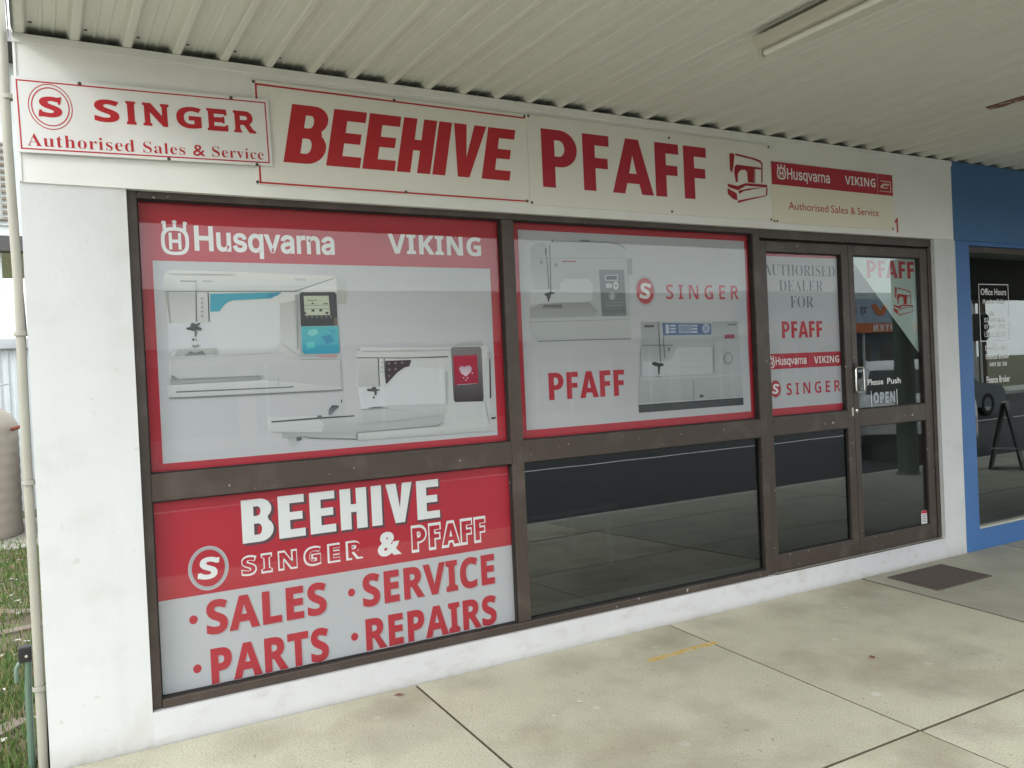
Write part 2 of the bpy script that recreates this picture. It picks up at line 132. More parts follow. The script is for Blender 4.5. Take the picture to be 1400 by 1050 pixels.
ART_DATA = """
@large_machine
e3e3df/d6d7d8 5196,20630 5316,20808 5569,20876 12993,20751 13145,20614 13148,16656 13166,15085 5130,15109 5086,15696 5266,15878 5205,16268 5248,16901 5465,17283 7293,17271 7491,18498 5227,18521 5129,19505
dcdee2 5245,18492 7489,18469 7432,17268 5665,17313 5451,17276 5236,17183
dfe1e5 7096,18935 7512,18947 8095,19404 8239,19456 10197,19408 10300,19220 10219,17572 10098,17387 9793,17208 7326,17234
c4c5c2/d9dadb 10307,19370 11183,19561 11139,16794 9716,17135 10134,17364 10256,17571
e9e8e2/cfd0cf 5203,20644 5329,20815 5583,20877 8166,20857 13030,20705 13106,20629 11052,19976 5167,19892
cccdcb/d6d7d7 8132,20171 11523,20247 11053,19991 6596,19910 6604,20082
8f9492 5162,19913 6597,19939 11053,19991 13044,20651 13058,20613 11087,19924 6595,19889 5159,19864
c3c4c3/d6d6d4 5165,19843 6512,19852 6475,18523 5273,18534 5191,19013
dadad8/d2d2d0 6566,19853 7044,19856 7008,18539 6530,18544
6d7275 6499,19867 6553,19867 6510,18537 6455,18537
3f474f 7024,19871 7079,19871 7063,18531 7015,18532
45a9c0 7139,19814 10408,19911 9911,19609 8171,19514 7921,19441 7739,19295 7515,19005 7099,18992
2f93b4 9700,19816 10408,19896 10214,19745 9765,19653
8d9190 5879,20408 6565,20404 6563,20361 5877,20358
9da1a0 6824,20414 7277,20407 7276,20370 6823,20379
c2c4c4 11082,20582 11616,20575 11611,20476 11077,20483
c9cac6/b5b7b2 13156,20676 13587,20621 13662,20505 13593,19452 13482,19327 13186,19342
cfd0d0/b9bbbb 11216,19917 13151,19916 13144,16905 12975,16723 11161,16793
d39a9a 11972,16815 12964,16817 12927,16709 11970,16769
3a3f47/2c3037 11273,19827 11354,19918 13008,19939 13114,19823 13100,18272 11264,18264
6a5a52 12929,18677 13105,18675 13100,18272 12909,18274
c9cfb9 11467,19737 12706,19759 12745,18802 11482,18794
49505a 11642,19539 12107,19541 12105,19510 11640,19509
3c434c 11869,19448 11916,19449 11912,19372 12021,19372 12019,19342 11817,19341 11819,19372 11865,19372
7f877c 11492,19296 12707,19311 12706,19280 11490,19265
7f877c 11483,19113 12698,19126 12697,19103 11481,19090
30363f 11820,19082 11975,19081 11970,18974 11815,18975
30363f 12210,19096 12350,19096 12345,18981 12204,18981
50565c 12428,19388 12648,19388 12646,19342 12425,19342
40464c 11475,18953 11551,18953 11546,18839 11469,18839
40464c 12517,18965 12659,18964 12653,18848 12511,18849
8b9096 11564,18747 11634,18747 11631,18686 11561,18686
8b9096 11796,18746 11865,18745 11862,18684 11793,18685
8b9096 12028,18744 12099,18744 12095,18683 12025,18683
8b9096 12262,18743 12333,18742 12330,18681 12259,18681
8b9096 12498,18741 12569,18741 12566,18679 12495,18680
8b9096 12734,18740 12806,18739 12803,18678 12731,18678
52c0c9/3fa6c6 11271,18248 13116,18256 13125,17006 13017,16908 11359,16924 11258,17056
8ad8d8 11647,18076 12037,18131 12104,17916 11786,17768 11559,17864
3793bd 12253,17760 12729,17844 12872,17516 12469,17371
5fcfd0 11463,17470 11852,17538 11915,17230 11525,17163
4aa2cc 12584,18101 12978,18057 12889,17864
4d5254 6018,18264 6194,18297 6242,18454 6338,18481 6457,18423 6665,18506 6590,18378 6487,18351 6692,18234 6675,18162 6457,18151 6387,18095 6227,18154 6041,18185
5d6264 6373,18095 6469,18108 6443,17851 6375,17852
35393b 6263,17769 6345,17781 6339,17667 6258,17669
777c7c 6385,17780 6465,17750 6420,17651
8d9292 6232,17398 6277,17497 6370,17452 6521,17506 6542,17376 6476,17407 6365,17366
c2c4c3/b3b5b4 5596,17258 7295,17315 7292,17112 7139,16943 5437,16980
6f7374/93989a 5877,16995 6141,17201 6340,17124 6670,17201 6826,17024 6768,16969
d0d1d3/c8c9cb 5285,16970 9712,17061 11158,16718 13108,16657 13138,15179 10005,15481 9293,15974 5601,15969 5294,16194
757b7b/b4b7b8 5318,16151 5600,15955 9235,15977 9269,15782 7358,15749 5193,15733
d9dadb/cfd0d1 5112,15695 9282,15752 13126,15258 13151,15117 5152,15143
777c80 5468,15409 10524,15381 10751,15401 10778,15339 10521,15321 5465,15339
868b8b 5139,15144 8314,15120 13168,15124 13164,15062 8311,15061 5143,15087
9fa4a4 6806,19596 6790,19561 6755,19546 6722,19560 6710,19596 6726,19631 6760,19646 6793,19632
9fa4a4 6796,19395 6780,19360 6746,19345 6713,19360 6700,19395 6716,19431 6751,19445 6784,19431
9fa4a4 6786,19194 6771,19159 6736,19144 6703,19159 6691,19194 6706,19230 6741,19245 6774,19230
9fa4a4 6777,18993 6761,18958 6726,18943 6693,18958 6681,18994 6697,19029 6731,19044 6764,19029
9fa4a4 6767,18793 6751,18757 6717,18743 6684,18758 6672,18793 6687,18829 6722,18843 6755,18828
b4b6b5/d9d9d6 5165,19843 5270,19843 5327,18548 5235,18549
b9bbba 10215,17497 10253,17496 11161,16793 11122,16764
c3c5c6 5248,16901 9711,17031 9710,17001 5247,16866
a9acac 11156,16680 13115,16641 13114,16610 11154,16649
b2b4b4 10005,15481 10056,15913 10086,15912 10034,15465
7d8182 6540,20439 6560,20439 6533,19867 6512,19867
e9e9e6/dcdcd9 5436,20845 8164,20828 8158,20711 5376,20703
a1a4a4 11042,19780 11196,19811 11081,17175 11020,17176
@small_machine
dcdddd/cfd1d2 14039,17043 14272,17188 19163,17068 20179,17326 21184,17407 21517,16704 21434,12454 18602,12562 13793,12525 13745,12924 13688,13351 15504,13801 18676,14000 18877,15781 17384,16084 16214,15691 15470,15146 13879,15222
dfe1e5 15470,15146 16218,15768 16963,16099 18775,15934 18768,14094 15523,14184 14116,14077 13975,15170
c6c8c9/b5b7b8 19273,17066 19841,17303 21186,17448 21213,17080 19943,17110
d3d4d4/c6c7c7 14001,16676 15121,16642 15128,15181 13978,15236
a9adad 14041,17080 14664,17102 14661,17045 14038,17024
a9adad 14964,17114 15286,17106 15282,17029 14960,17038
6b7072 14002,16686 16675,16595 19029,16603 19047,16523 16672,16537 13999,16639
494e52 15110,16614 15160,16612 15148,15181 15098,15183
53585c 15421,16585 15472,16584 15482,15577 15441,15579
46353f 15496,16458 16940,16460 16808,16134 16545,16085 16119,15840 15517,15278 15459,15338
8d8088 15633,16367 15756,16363 15751,16267 15629,16272
8d8088 15992,16375 16115,16371 16110,16274 15987,16279
8d8088 16353,16382 16477,16378 16472,16281 16348,16286
8d8088 15648,16050 15770,16046 15765,15950 15643,15954
8d8088 15975,16057 16099,16053 16094,15966 15971,15971
8d8088 15622,15734 15724,15730 15719,15634 15617,15638
8d8689/3d3339 19213,16967 19328,17064 20959,17055 21044,16921 21043,14269 20976,14089 19321,14142 19239,14267
c01f45/a81c3f 19326,16594 20753,16613 20763,15047 19345,15042
c9a9bd/efd9e6 19636,15933 19798,16047 19974,15981 20089,16037 20281,16050 20398,15905 20344,15724 20037,15474 19755,15647
e9cfe0 19856,15441 19923,15438 19920,15368 19852,15371
e9cfe0 20080,15432 20148,15429 20144,15359 20076,15361
e9cfe0 19984,15315 20051,15312 20048,15252 19981,15255
e9cfe0 20386,15672 20454,15670 20450,15599 20382,15601
b9a5b4 19480,15066 20651,15083 20649,15053 19478,15026
b9bbbd/c6c8c9 21356,16729 21521,16786 21653,16649 21663,16392 21385,16400
54464c 21477,16377 21546,16375 21504,14244 21412,14249
35393b 21425,13183 21776,13201 21630,13087 21443,13079
aeb1b2 21035,14117 21104,14113 21435,12485 21377,12489
55585a 14444,15100 14662,15071 14787,15179 14925,15143 14960,15037 15120,15029 15117,14972 14956,14961 14945,14742 14825,14748 14834,14929 14477,14966
2f3335 14742,14686 14841,14662 14816,14568 14737,14591
8a8e90 14495,14130 14916,14162 15277,14141 15275,14093 14912,14086 14512,14082
cfd1d2/b3b6b7 9437,13986 11993,13884 13809,13814 18676,14000 18608,13109 18189,12989 13862,12915 10216,13187 9421,13291
d9dadb/cfd1d2 9437,13986 11900,13890 12160,13458 12048,13096 9438,13289
55595d 9621,13777 11897,13816 13710,13801 13727,13734 11986,13728 9635,13705
6f7477 11807,13896 12042,13908 12137,13755 11984,13691
4a5053/8d9294 12411,13949 12441,14179 12622,14372 12925,14336 12960,14259 12761,14113 12600,13937 12482,13852
2f3335 13073,14607 13122,14623 13124,14474 13075,14458
8d9092 13843,12945 18188,12979 18521,13115 18541,13074 18207,12928 13841,12889
a5a8a8/c4c6c6 10093,13241 13822,12918 13805,12571 11569,12838 11112,12947 10133,12950
a9acac/c9cbcb 10384,12930 10782,12918 10765,12574 10420,12566
5a5f5e 10782,12918 11038,12934 11031,12789 10901,12745 10774,12755
7b8080 11112,12947 11570,12857 13769,12630 13766,12574 11566,12793 11111,12910
d5d7d7/c5c7c7 13860,12887 18456,12901 21429,12813 21434,12454 13842,12521
84898a 13743,12896 13792,12892 13822,12523 13765,12546
a5a9aa 15360,16377 15343,16343 15307,16331 15272,16346 15259,16380 15276,16413 15312,16426 15347,16411
a5a9aa 15348,16147 15332,16114 15296,16101 15261,16117 15248,16151 15264,16184 15300,16197 15335,16182
a5a9aa 15337,15918 15320,15885 15284,15872 15249,15888 15236,15922 15252,15955 15289,15968 15324,15952
e6e7e7/d6d8d8 14272,17169 19162,17048 19156,16929 14115,16984
b4b7b8 18855,15782 18921,15780 18853,14039 18787,14043
b9bcbd 13883,13338 18596,13507 18594,13478 13881,13300
9a9e9f 14116,14077 15517,14069 15516,14040 14114,14040
@mechanical_machine
c6c8c9/babdbe 24378,22458 24802,22781 26027,22929 29743,23025 30675,22906 31095,22626 31119,22079 31519,22123 31493,21154 31253,21040 31181,17251 24627,17247 24278,17439 24160,18362 24209,19283 26211,19440 26129,20222 24665,20208 24409,21025
d6d9dc 26295,20537 26658,20804 28313,20830 28558,20566 28505,19604 28110,19475 26237,19471
d6d9dc 24303,20153 26275,20171 26237,19471 24212,19334
b9bcbd/c6c9ca 24425,22460 24825,22761 25434,22845 25470,20319 24666,20229 24421,21026
cbcdce/c3c6c7 25713,22793 29740,22960 30804,22780 31010,22568 31004,21473 28995,21409 26672,21066 26250,20641 26005,20221 25711,20239
8b8f90 27792,23080 28501,23107 28559,22981 27848,22933
7d8283 25828,22880 25883,23007 25982,23011 25950,22864
8a8e8e 26002,22928 29744,23046 30676,22928 31098,22680 31042,22657 30647,22884 29742,23003 26000,22886
a9acad 24613,21932 31041,22153 31039,22120 24611,21902
33373a 25416,22492 25493,22578 25472,22184 25418,22079 25387,22181
55595b 25442,22079 25491,22081 25562,20217 25501,20216
55595b 25684,22709 25733,22711 25674,20010 25612,20010
8d9191 25015,21799 25184,21804 25175,21638 25006,21634
b06a70 26489,21838 27471,21863 27467,21778 26484,21754
44484a 25206,19944 25453,20008 25578,20051 25895,20012 25892,19949 25644,19906 25584,19698 25428,19532 25345,19800 25226,19862
2f3335 25409,19635 25507,19635 25499,19490 25401,19490
9da09e/b0b3b2 24198,19078 24861,19365 28239,19475 28862,18961 28648,18640 24171,18567
5d605e/8c8f8d 24944,19118 25160,19303 26354,19325 26366,19094
cccecf/bfc1c2 24192,18515 28713,18640 31185,18569 31184,17306 24629,17288 24257,17490
8a8e8e 24629,17288 27864,17316 31184,17306 31180,17240 27861,17253 24650,17226
848a8e/70767b 29045,21367 30864,21405 30917,18670 29133,18637
666c70/7f8589 29152,18982 30898,19064 30904,18670 29146,18637
c9cccf 29465,21085 30414,21102 30394,20742 29445,20729
4a5054 29541,21021 30329,21035 30317,20806 29528,20794
d0d3d4 29503,20578 29716,20581 29702,20321 29489,20319
d0d3d4 29741,20560 29928,20562 29915,20323 29728,20322
dadcdd 30406,20459 30386,20367 30341,20289 30277,20237 30204,20218 30133,20235 30075,20287 30038,20364 30029,20455 30048,20546 30093,20624 30157,20677 30230,20696 30301,20679 30360,20628 30396,20551
848a8e 30298,20458 30289,20420 30270,20388 30243,20367 30212,20359 30181,20366 30156,20387 30140,20419 30136,20456 30145,20494 30164,20526 30191,20547 30222,20555 30253,20548 30278,20527 30294,20495
a1a5a7 31120,22090 31504,22100 31478,21132 31119,21081
d6d8d9/c9cbcc 26024,22867 29674,22979 30605,22860 30600,22773 29668,22871 26018,22762
a4a8a9 24184,18362 31111,18460 31109,18427 24182,18321
9fa3a4 26202,21580 26174,21505 26110,21459 26033,21457 25974,21501 25954,21574 25982,21648 26046,21695 26123,21697 26182,21653
8b8f90 30196,19826 30159,19694 30072,19588 29950,19529 29819,19529 29705,19587 29630,19692 29608,19823 29644,19955 29731,20061 29852,20120 29983,20121 30098,20064 30174,19958
b9bdbf 30088,19826 30065,19736 30009,19664 29932,19624 29848,19624 29776,19663 29728,19735 29714,19824 29738,19913 29793,19985 29870,20025 29954,20026 30027,19987 30075,19915
a3a7a8 29349,19445 30622,19479 30620,19447 29347,19412
a3a7a8 29340,19283 30613,19316 30611,19283 29338,19250
@electronic_machine
bcbfc2/c9cccd 31957,18287 39964,18258 40098,13286 35997,13322 31515,13327 31656,14867 31924,15188 31933,16849
d3d6d9 32003,15850 34215,15890 34698,16670 37559,16600 37590,14964 35043,14950 31955,14987
c7caca 34963,16151 37382,16196 37410,16160 34961,16117
c7caca 34944,15809 37360,15812 37389,15776 34941,15764
c7caca 34952,15433 37337,15417 37366,15381 34950,15387
a8abae/b8bbbd 31984,18265 33339,18274 33344,16838 31989,16847
acafb1/bcbfc1 37684,18232 39931,18234 39921,16959 37643,16971
b3b6b8/c0c3c5 32015,16825 34355,16814 34212,16342 33778,15847 32107,15957
85898c 31991,16892 34386,16859 34383,16791 31987,16825
4c6b9c 33622,18204 37615,18116 37606,17416 33665,17438
c2ccda 33875,18100 34165,18096 34162,17531 33873,17536
9aa9bd 34925,18099 35966,18088 35965,17536 34924,17553
8194b4 35067,17984 35810,17975 35807,17653 35063,17665
c4cfdf 34266,18084 34689,18079 34683,17966 34259,17971
c4cfdf 34255,17892 34678,17886 34672,17773 34249,17779
c4cfdf 34244,17700 34667,17693 34661,17580 34238,17587
c4cfdf 36010,18064 36447,18059 36441,17944 36003,17949
c4cfdf 35999,17869 36436,17863 36430,17748 35992,17754
c4cfdf 35988,17674 36425,17667 36419,17552 35981,17559
b3bfd0 37474,17815 37444,17699 37372,17602 37268,17538 37149,17517 37033,17542 36937,17608 36877,17707 36860,17823 36890,17938 36962,18035 37065,18099 37183,18121 37300,18096 37396,18030 37457,17931
8fa3c4 37351,17816 37333,17745 37289,17685 37227,17646 37156,17633 37086,17648 37029,17689 36992,17750 36982,17821 37000,17892 37044,17952 37106,17991 37177,18005 37247,17990 37304,17949 37341,17888
3b5688 36538,18058 36721,18056 36691,17524 36508,17527
444a50 32225,18085 32958,18088 32950,17942 32217,17941
a23a5a 38700,17397 39577,17406 39578,17145 38717,17137
6b7074 38993,18078 39760,18081 39756,17998 38988,17995
4a4e50 33309,18252 33366,18251 33373,15804 33315,15806
6a6e70 33633,17371 33690,17370 33730,16018 33672,16020
6a6e70 33999,16687 34114,16684 34102,16459 33986,16462
3b3f40 32660,15783 32918,15842 33127,15768 33568,15708 33591,15595 33299,15515 33214,15025 33129,15028 33128,15521 32709,15648
6b6f6f 32269,14841 32723,14888 33152,14937 33723,14869 33429,14769 32996,14698 32431,14722
3b3f40 33008,14899 33264,14888 33258,14776 33001,14787
c3c6c7/b6b9ba 31684,14866 34307,14924 39991,14809 40100,13334 36000,13368 31547,13392
7a7e7e 35887,14571 35932,14569 35908,13350 35848,13353
4b4f50 36377,13625 36682,13632 36673,13470 36368,13463
3c4044 31513,13283 40096,13262 40101,12784 31514,12797
9da1a4 31844,16740 31899,16739 31801,14971 31746,14974
d4d6d8 31683,14844 39989,14773 39986,14726 31680,14788
8f9396 37690,16713 37752,16712 37712,14935 37650,14938
9ca0a2 39342,15844 39302,15691 39204,15563 39065,15481 38905,15456 38750,15492 38621,15583 38540,15716 38518,15870 38558,16022 38654,16149 38792,16232 38952,16258 39108,16223 39237,16132 39320,15999
c2c5c7 39215,15848 39186,15735 39119,15642 39022,15581 38911,15562 38804,15588 38715,15655 38659,15752 38644,15866 38672,15978 38739,16071 38835,16133 38945,16152 39053,16126 39143,16060 39199,15962
@sign_machine
9c1523 38880,28829 39151,28880 39326,28789 39168,27924 39041,27595 38874,27795
9c1523 39346,28817 39439,28879 41041,28722 41595,28607 41771,28404 41726,28291 41549,28467 40960,28607 39431,28745
9c1523 39282,28026 39471,28175 41567,28143 41712,28045 40998,27989 40909,27090 40393,27107 40358,27777 40145,27895 39777,27839 39545,27581 39515,27071 39333,27032 39225,27663
9c1523 41659,28422 41771,28404 41697,27146 41587,27193
9c1523 41014,27936 41089,27942 41040,27099 40965,27094
9c1523 38608,26900 39464,26801 40205,27040 42070,27063 42140,26959 41984,26893 40196,26878 39521,26538 39127,26591 38633,26717
9c1523 38592,26608 39365,26341 39411,25890 39054,25948 38606,26238
9c1523 39519,26511 40369,26702 41908,26888 39992,26516 39580,26301
9c1523 42022,26896 42135,26876 42069,26408 41913,26316 41963,26537
9c1523 39409,25864 40146,26016 41916,26370 41951,26318 40140,25908 39474,25721
@pennant_machine
b01a26 55873,20630 56054,20650 56170,20579 56062,20003 55976,19787 55865,19930
b01a26 56183,20598 56246,20634 57302,20446 57664,20340 57778,20195 57748,20122 57633,20248 57249,20373 56240,20544
b01a26 56138,20066 56264,20157 57644,20030 57738,19958 57271,19955 57209,19356 56870,19392 56849,19844 56709,19934 56466,19915 56311,19752 56289,19409 56168,19391 56099,19823
b01a26 57705,20213 57778,20195 57725,19356 57653,19392
b01a26 57281,19919 57330,19919 57295,19356 57246,19356
b01a26 55685,19337 56254,19229 56746,19356 57967,19283 58012,19210 57911,19174 56739,19247 56291,19049 56029,19103 55701,19211
b01a26 55672,19140 56186,18923 56215,18617 55978,18672 55681,18888
b01a26 56290,19031 56853,19120 57861,19174 56603,19012 56329,18886
b01a26 57936,19174 58009,19155 57964,18845 57862,18790 57896,18936
b01a26 56214,18599 56703,18668 57864,18827 57887,18790 56698,18596 56256,18499
@badge_machine
d8c8c0 53489,28178 54602,28168 54647,27381 54552,27375 54528,28102 53486,28118
d8c8c0 53465,27785 53800,27990 54426,27973 54419,27851 53884,27845 53644,27707 54294,27722 54289,27646 53456,27634
d8c8c0 53352,27447 54556,27436 54553,27390 53349,27402
"""

# ------------------------------------------------------------------ materials
def srgb(h):
    if isinstance(h, str):
        v = [int(h[i:i+2], 16)/255 for i in (0, 2, 4)]
    else: v = list(h)
    return tuple(c/12.92 if c <= .04045 else ((c+.055)/1.055)**2.4 for c in v)

def mat(name, col, rough=.6, metal=0.0, noise=None, bump=None, spec=.5, extra=None):
    """noise=(scale, amount, detail) mottles the colour; bump=(scale, strength)."""
    m = bpy.data.materials.new(name); m.use_nodes = True
    n = m.node_tree.nodes; l = m.node_tree.links; b = n['Principled BSDF']
    b.inputs['Base Color'].default_value = (*col, 1); b.inputs['Roughness'].default_value = rough
    b.inputs['Metallic'].default_value = metal; b.inputs['Specular IOR Level'].default_value = spec
    t = n.new('ShaderNodeTexCoord')
    if noise:
        a = n.new('ShaderNodeTexNoise'); a.inputs['Scale'].default_value = noise[0]; a.inputs['Detail'].default_value = noise[2]
        a.inputs['Roughness'].default_value = .62
        mr = n.new('ShaderNodeMapRange'); mr.inputs['From Min'].default_value = .3; mr.inputs['From Max'].default_value = .7
        mr.inputs['To Min'].default_value = 1-noise[1]; mr.inputs['To Max'].default_value = 1+noise[1]*.4
        v = n.new('ShaderNodeVectorMath'); v.operation = 'SCALE'; v.inputs[0].default_value = col
        l.new(t.outputs['Object'], a.inputs['Vector']); l.new(a.outputs['Fac'], mr.inputs['Value'])
        l.new(mr.outputs['Result'], v.inputs['Scale']); l.new(v.outputs['Vector'], b.inputs['Base Color'])
    if bump:
        a = n.new('ShaderNodeTexNoise'); a.inputs['Scale'].default_value = bump[0]; a.inputs['Detail'].default_value = 5
        bp = n.new('ShaderNodeBump'); bp.inputs['Strength'].default_value = bump[1]; bp.inputs['Distance'].default_value = .01
        l.new(t.outputs['Object'], a.inputs['Vector']); l.new(a.outputs['Fac'], bp.inputs['Height']); l.new(bp.outputs['Normal'], b.inputs['Normal'])
    return m

def add_layer(m, kind, color, lo, hi, scale, stretch=(1, 1, 1), coord='Object', amount=1.0, detail=4, seed=0.0):
    """mix a second colour over the first where a noise passes lo..hi (stains, specks, wear)."""
    n = m.node_tree.nodes; l = m.node_tree.links; b = n['Principled BSDF']
    src = b.inputs['Base Color'].links[0].from_socket if b.inputs['Base Color'].links else None
    t = n.new('ShaderNodeTexCoord'); mpn = n.new('ShaderNodeMapping'); mpn.inputs['Scale'].default_value = stretch
    mpn.inputs['Location'].default_value = (seed, seed*.7, seed*.3)
    if kind == 'voronoi':
        a = n.new('ShaderNodeTexVoronoi'); out = a.outputs['Distance']
    else:
        a = n.new('ShaderNodeTexNoise'); a.inputs['Detail'].default_value = detail; out = a.outputs['Fac']
    a.inputs['Scale'].default_value = scale
    mr = n.new('ShaderNodeMapRange'); mr.inputs['From Min'].default_value = lo; mr.inputs['From Max'].default_value = hi
    mr.inputs['To Min'].default_value = 0; mr.inputs['To Max'].default_value = amount
    x = n.new('ShaderNodeMix'); x.data_type = 'RGBA'; x.inputs['B'].default_value = (*color, 1)
    l.new(t.outputs[coord], mpn.inputs['Vector']); l.new(mpn.outputs['Vector'], a.inputs['Vector']); l.new(out, mr.inputs['Value'])
    l.new(mr.outputs['Result'], x.inputs['Factor'])
    if src: l.new(src, x.inputs['A'])
    else: x.inputs['A'].default_value = b.inputs['Base Color'].default_value
    l.new(x.outputs['Result'], b.inputs['Base Color'])
    return m

def base_grime(m, z0, z1, color=(.26, .23, .17)):
    """splash dirt that has dried on a wall's foot, broken up by noise"""
    n = m.node_tree.nodes; l = m.node_tree.links; b = n['Principled BSDF']; src = b.inputs['Base Color'].links[0].from_socket
    t = n.new('ShaderNodeTexCoord'); s = n.new('ShaderNodeSeparateXYZ'); a = n.new('ShaderNodeTexNoise'); a.inputs['Scale'].default_value = 16; a.inputs['Detail'].default_value = 8
    mr = n.new('ShaderNodeMapRange'); mr.inputs['From Min'].default_value = z1; mr.inputs['From Max'].default_value = z0
    mu = n.new('ShaderNodeMath'); mu.operation = 'MULTIPLY'; pw = n.new('ShaderNodeMath'); pw.operation = 'POWER'; pw.inputs[1].default_value = 1.6
    x = n.new('ShaderNodeMix'); x.data_type = 'RGBA'; x.inputs['B'].default_value = (*color, 1)
    l.new(t.outputs['Object'], s.inputs[0]); l.new(s.outputs['Z'], mr.inputs['Value']); l.new(t.outputs['Object'], a.inputs['Vector'])
    l.new(mr.outputs['Result'], pw.inputs[0]); l.new(pw.outputs[0], mu.inputs[0]); l.new(a.outputs['Fac'], mu.inputs[1]); l.new(mu.outputs[0], x.inputs['Factor'])
    l.new(src, x.inputs['A']); l.new(x.outputs['Result'], b.inputs['Base Color'])

def glass(name, tint=(.82, .86, .85), f0=.10, haze=0.0):
    m = bpy.data.materials.new(name); m.use_nodes = True
    n = m.node_tree.nodes; l = m.node_tree.links; n.clear()
    o = n.new('ShaderNodeOutputMaterial'); t = n.new('ShaderNodeBsdfTransparent'); t.inputs['Color'].default_value = (*tint, 1)
    g = n.new('ShaderNodeBsdfGlossy'); g.inputs['Roughness'].default_value = 0.0; g.inputs['Color'].default_value = (.95, 1, .99, 1)
    lw = n.new('ShaderNodeLayerWeight'); lw.inputs['Blend'].default_value = .5
    pw = n.new('ShaderNodeMath'); pw.operation = 'POWER'; pw.inputs[1].default_value = 5
    ma = n.new('ShaderNodeMath'); ma.operation = 'MULTIPLY_ADD'; ma.inputs[1].default_value = 1-f0; ma.inputs[2].default_value = f0
    ma.use_clamp = True
    # float glass is never quite flat: a very gentle waviness bends what it mirrors
    tcn = n.new('ShaderNodeTexCoord'); ns = n.new('ShaderNodeTexNoise'); ns.inputs['Scale'].default_value = 1.3; ns.inputs['Detail'].default_value = 1
    bp = n.new('ShaderNodeBump'); bp.inputs['Strength'].default_value = .05; bp.inputs['Distance'].default_value = .01
    l.new(tcn.outputs['Object'], ns.inputs['Vector']); l.new(ns.outputs['Fac'], bp.inputs['Height']); l.new(bp.outputs['Normal'], g.inputs['Normal'])
    mixs = n.new('ShaderNodeMixShader')
    l.new(lw.outputs['Facing'], pw.inputs[0]); l.new(pw.outputs[0], ma.inputs[0]); l.new(ma.outputs[0], mixs.inputs[0])
    l.new(t.outputs[0], mixs.inputs[1]); l.new(g.outputs[0], mixs.inputs[2]); l.new(mixs.outputs[0], o.inputs['Surface'])
    return m

def print_mat():
    m = bpy.data.materials.new('printed picture ink'); m.use_nodes = True
    n = m.node_tree.nodes; b = n['Principled BSDF']; b.inputs['Roughness'].default_value = .55
    a = n.new('ShaderNodeAttribute'); a.attribute_name = 'ink'
    m.node_tree.links.new(a.outputs['Color'], b.inputs['Base Color'])
    return m

M = {}
M['wall'] = mat('white painted render', (.63, .645, .655), .55, noise=(2.2, .06, 6), bump=(38, .12))
add_layer(M['wall'], 'noise', (.50, .49, .45), .62, .80, 5.0, (1, 1, .5), amount=.30, detail=8)
add_layer(M['wall'], 'noise', (.42, .40, .34), .69, .74, 22, (1, 1, 1), amount=.35, detail=3, seed=3)
add_layer(M['wall'], 'noise', (.50, .49, .46), .56, .72, 9, (1, 1, .07), amount=.22, detail=6, seed=9)
add_layer(M['wall'], 'noise', (.45, .43, .38), .54, .75, 3.1, (1, 1, 1.6), amount=.30, detail=10, seed=12)
M['fascia'] = mat('cream painted fascia sheet', (.81, .815, .80), .5, noise=(3, .05, 5), bump=(12, .06))
add_layer(M['fascia'], 'noise', (.48, .44, .36), .68, .80, 7, (1, 1, 1.5), amount=.35, detail=6)
M['sill'] = mat('painted sill', (.60, .605, .63), .5, noise=(4, .05, 6), bump=(30, .1))
add_layer(M['sill'], 'noise', (.42, .38, .33), .54, .76, 9, (1, 1, 2.0), amount=.45, detail=8, seed=1)
base_grime(M['wall'], -.02, .13); base_grime(M['sill'], -.015, .05)
M['reveal'] = mat('pale reveal paint', (.62, .66, .60), .6, noise=(5, .1, 4))
M['blue'] = mat('blue painted render', (.050, .155, .39), .5, noise=(3, .10, 6), bump=(35, .12))
add_layer(M['blue'], 'noise', (.30, .42, .58), .72, .78, 7, amount=.5, detail=5)
M['bluetop'] = mat('blue painted fascia sheet', (.045, .14, .31), .5, noise=(3, .08, 5), bump=(14, .06))
M['frame'] = mat('dark bronze aluminium', (.062, .046, .038), .38, metal=.1, noise=(3, .10, 5), bump=(60, .03))
add_layer(M['frame'], 'noise', (.55, .53, .50), .715, .73, 34, amount=.75, detail=3)
add_layer(M['frame'], 'noise', (.15, .125, .105), .52, .72, 5, amount=.35, detail=7, seed=2)
M['gasket'] = mat('black rubber', (.012, .012, .012), .7)
M['glass'] = glass('clear shop glass', (.95, .96, .965), .020)
M['filmglass'] = glass('glass over film', (.95, .96, .965), .012)
M['doorglass'] = glass('door glass', (.93, .95, .95), .048)
M['tint'] = glass('tinted glass', (.45, .48, .48), .105)
M['car_glass'] = glass('car glass', (.12, .14, .14), .10)
M['dark'] = mat('interior wall', (.10, .10, .10), .9)
M['carpet'] = mat('carpet', (.03, .03, .035), .95)
M['table'] = mat('laminate table', (.35, .33, .30), .5)
M['roof'] = mat('cream roof sheet', (.66, .67, .63), .48, noise=(.5, .04, 3))
add_layer(M['roof'], 'noise', (.36, .31, .22), .68, .80, 3, (1, 1, 1), amount=.25, detail=8)
M['gapshade'] = mat('painted gap shade', (.05, .045, .04), .9)
M['screw'] = mat('zinc screw', (.10, .09, .085), .45, metal=.6)
M['board'] = mat('off white sign board', (.79, .78, .73), .42, noise=(2, .03, 4))
M['boardw'] = mat('white sign board', (.76, .76, .76), .4, noise=(2.4, .04, 4))
add_layer(M['boardw'], 'noise', (.55, .52, .46), .66, .82, 5, (1, 1, .6), amount=.3, detail=6)
M['boardc'] = mat('cream sign board', (.78, .75, .62), .42, noise=(2.4, .03, 4))
M['edge'] = mat('sign edge', (.55, .55, .50), .5)
M['red_v'] = mat('red sign vinyl', (.47, .016, .026), .4, noise=(3, .08, 3))
M['red_d'] = mat('dark red sign vinyl', (.42, .013, .036), .4, noise=(3, .06, 3))
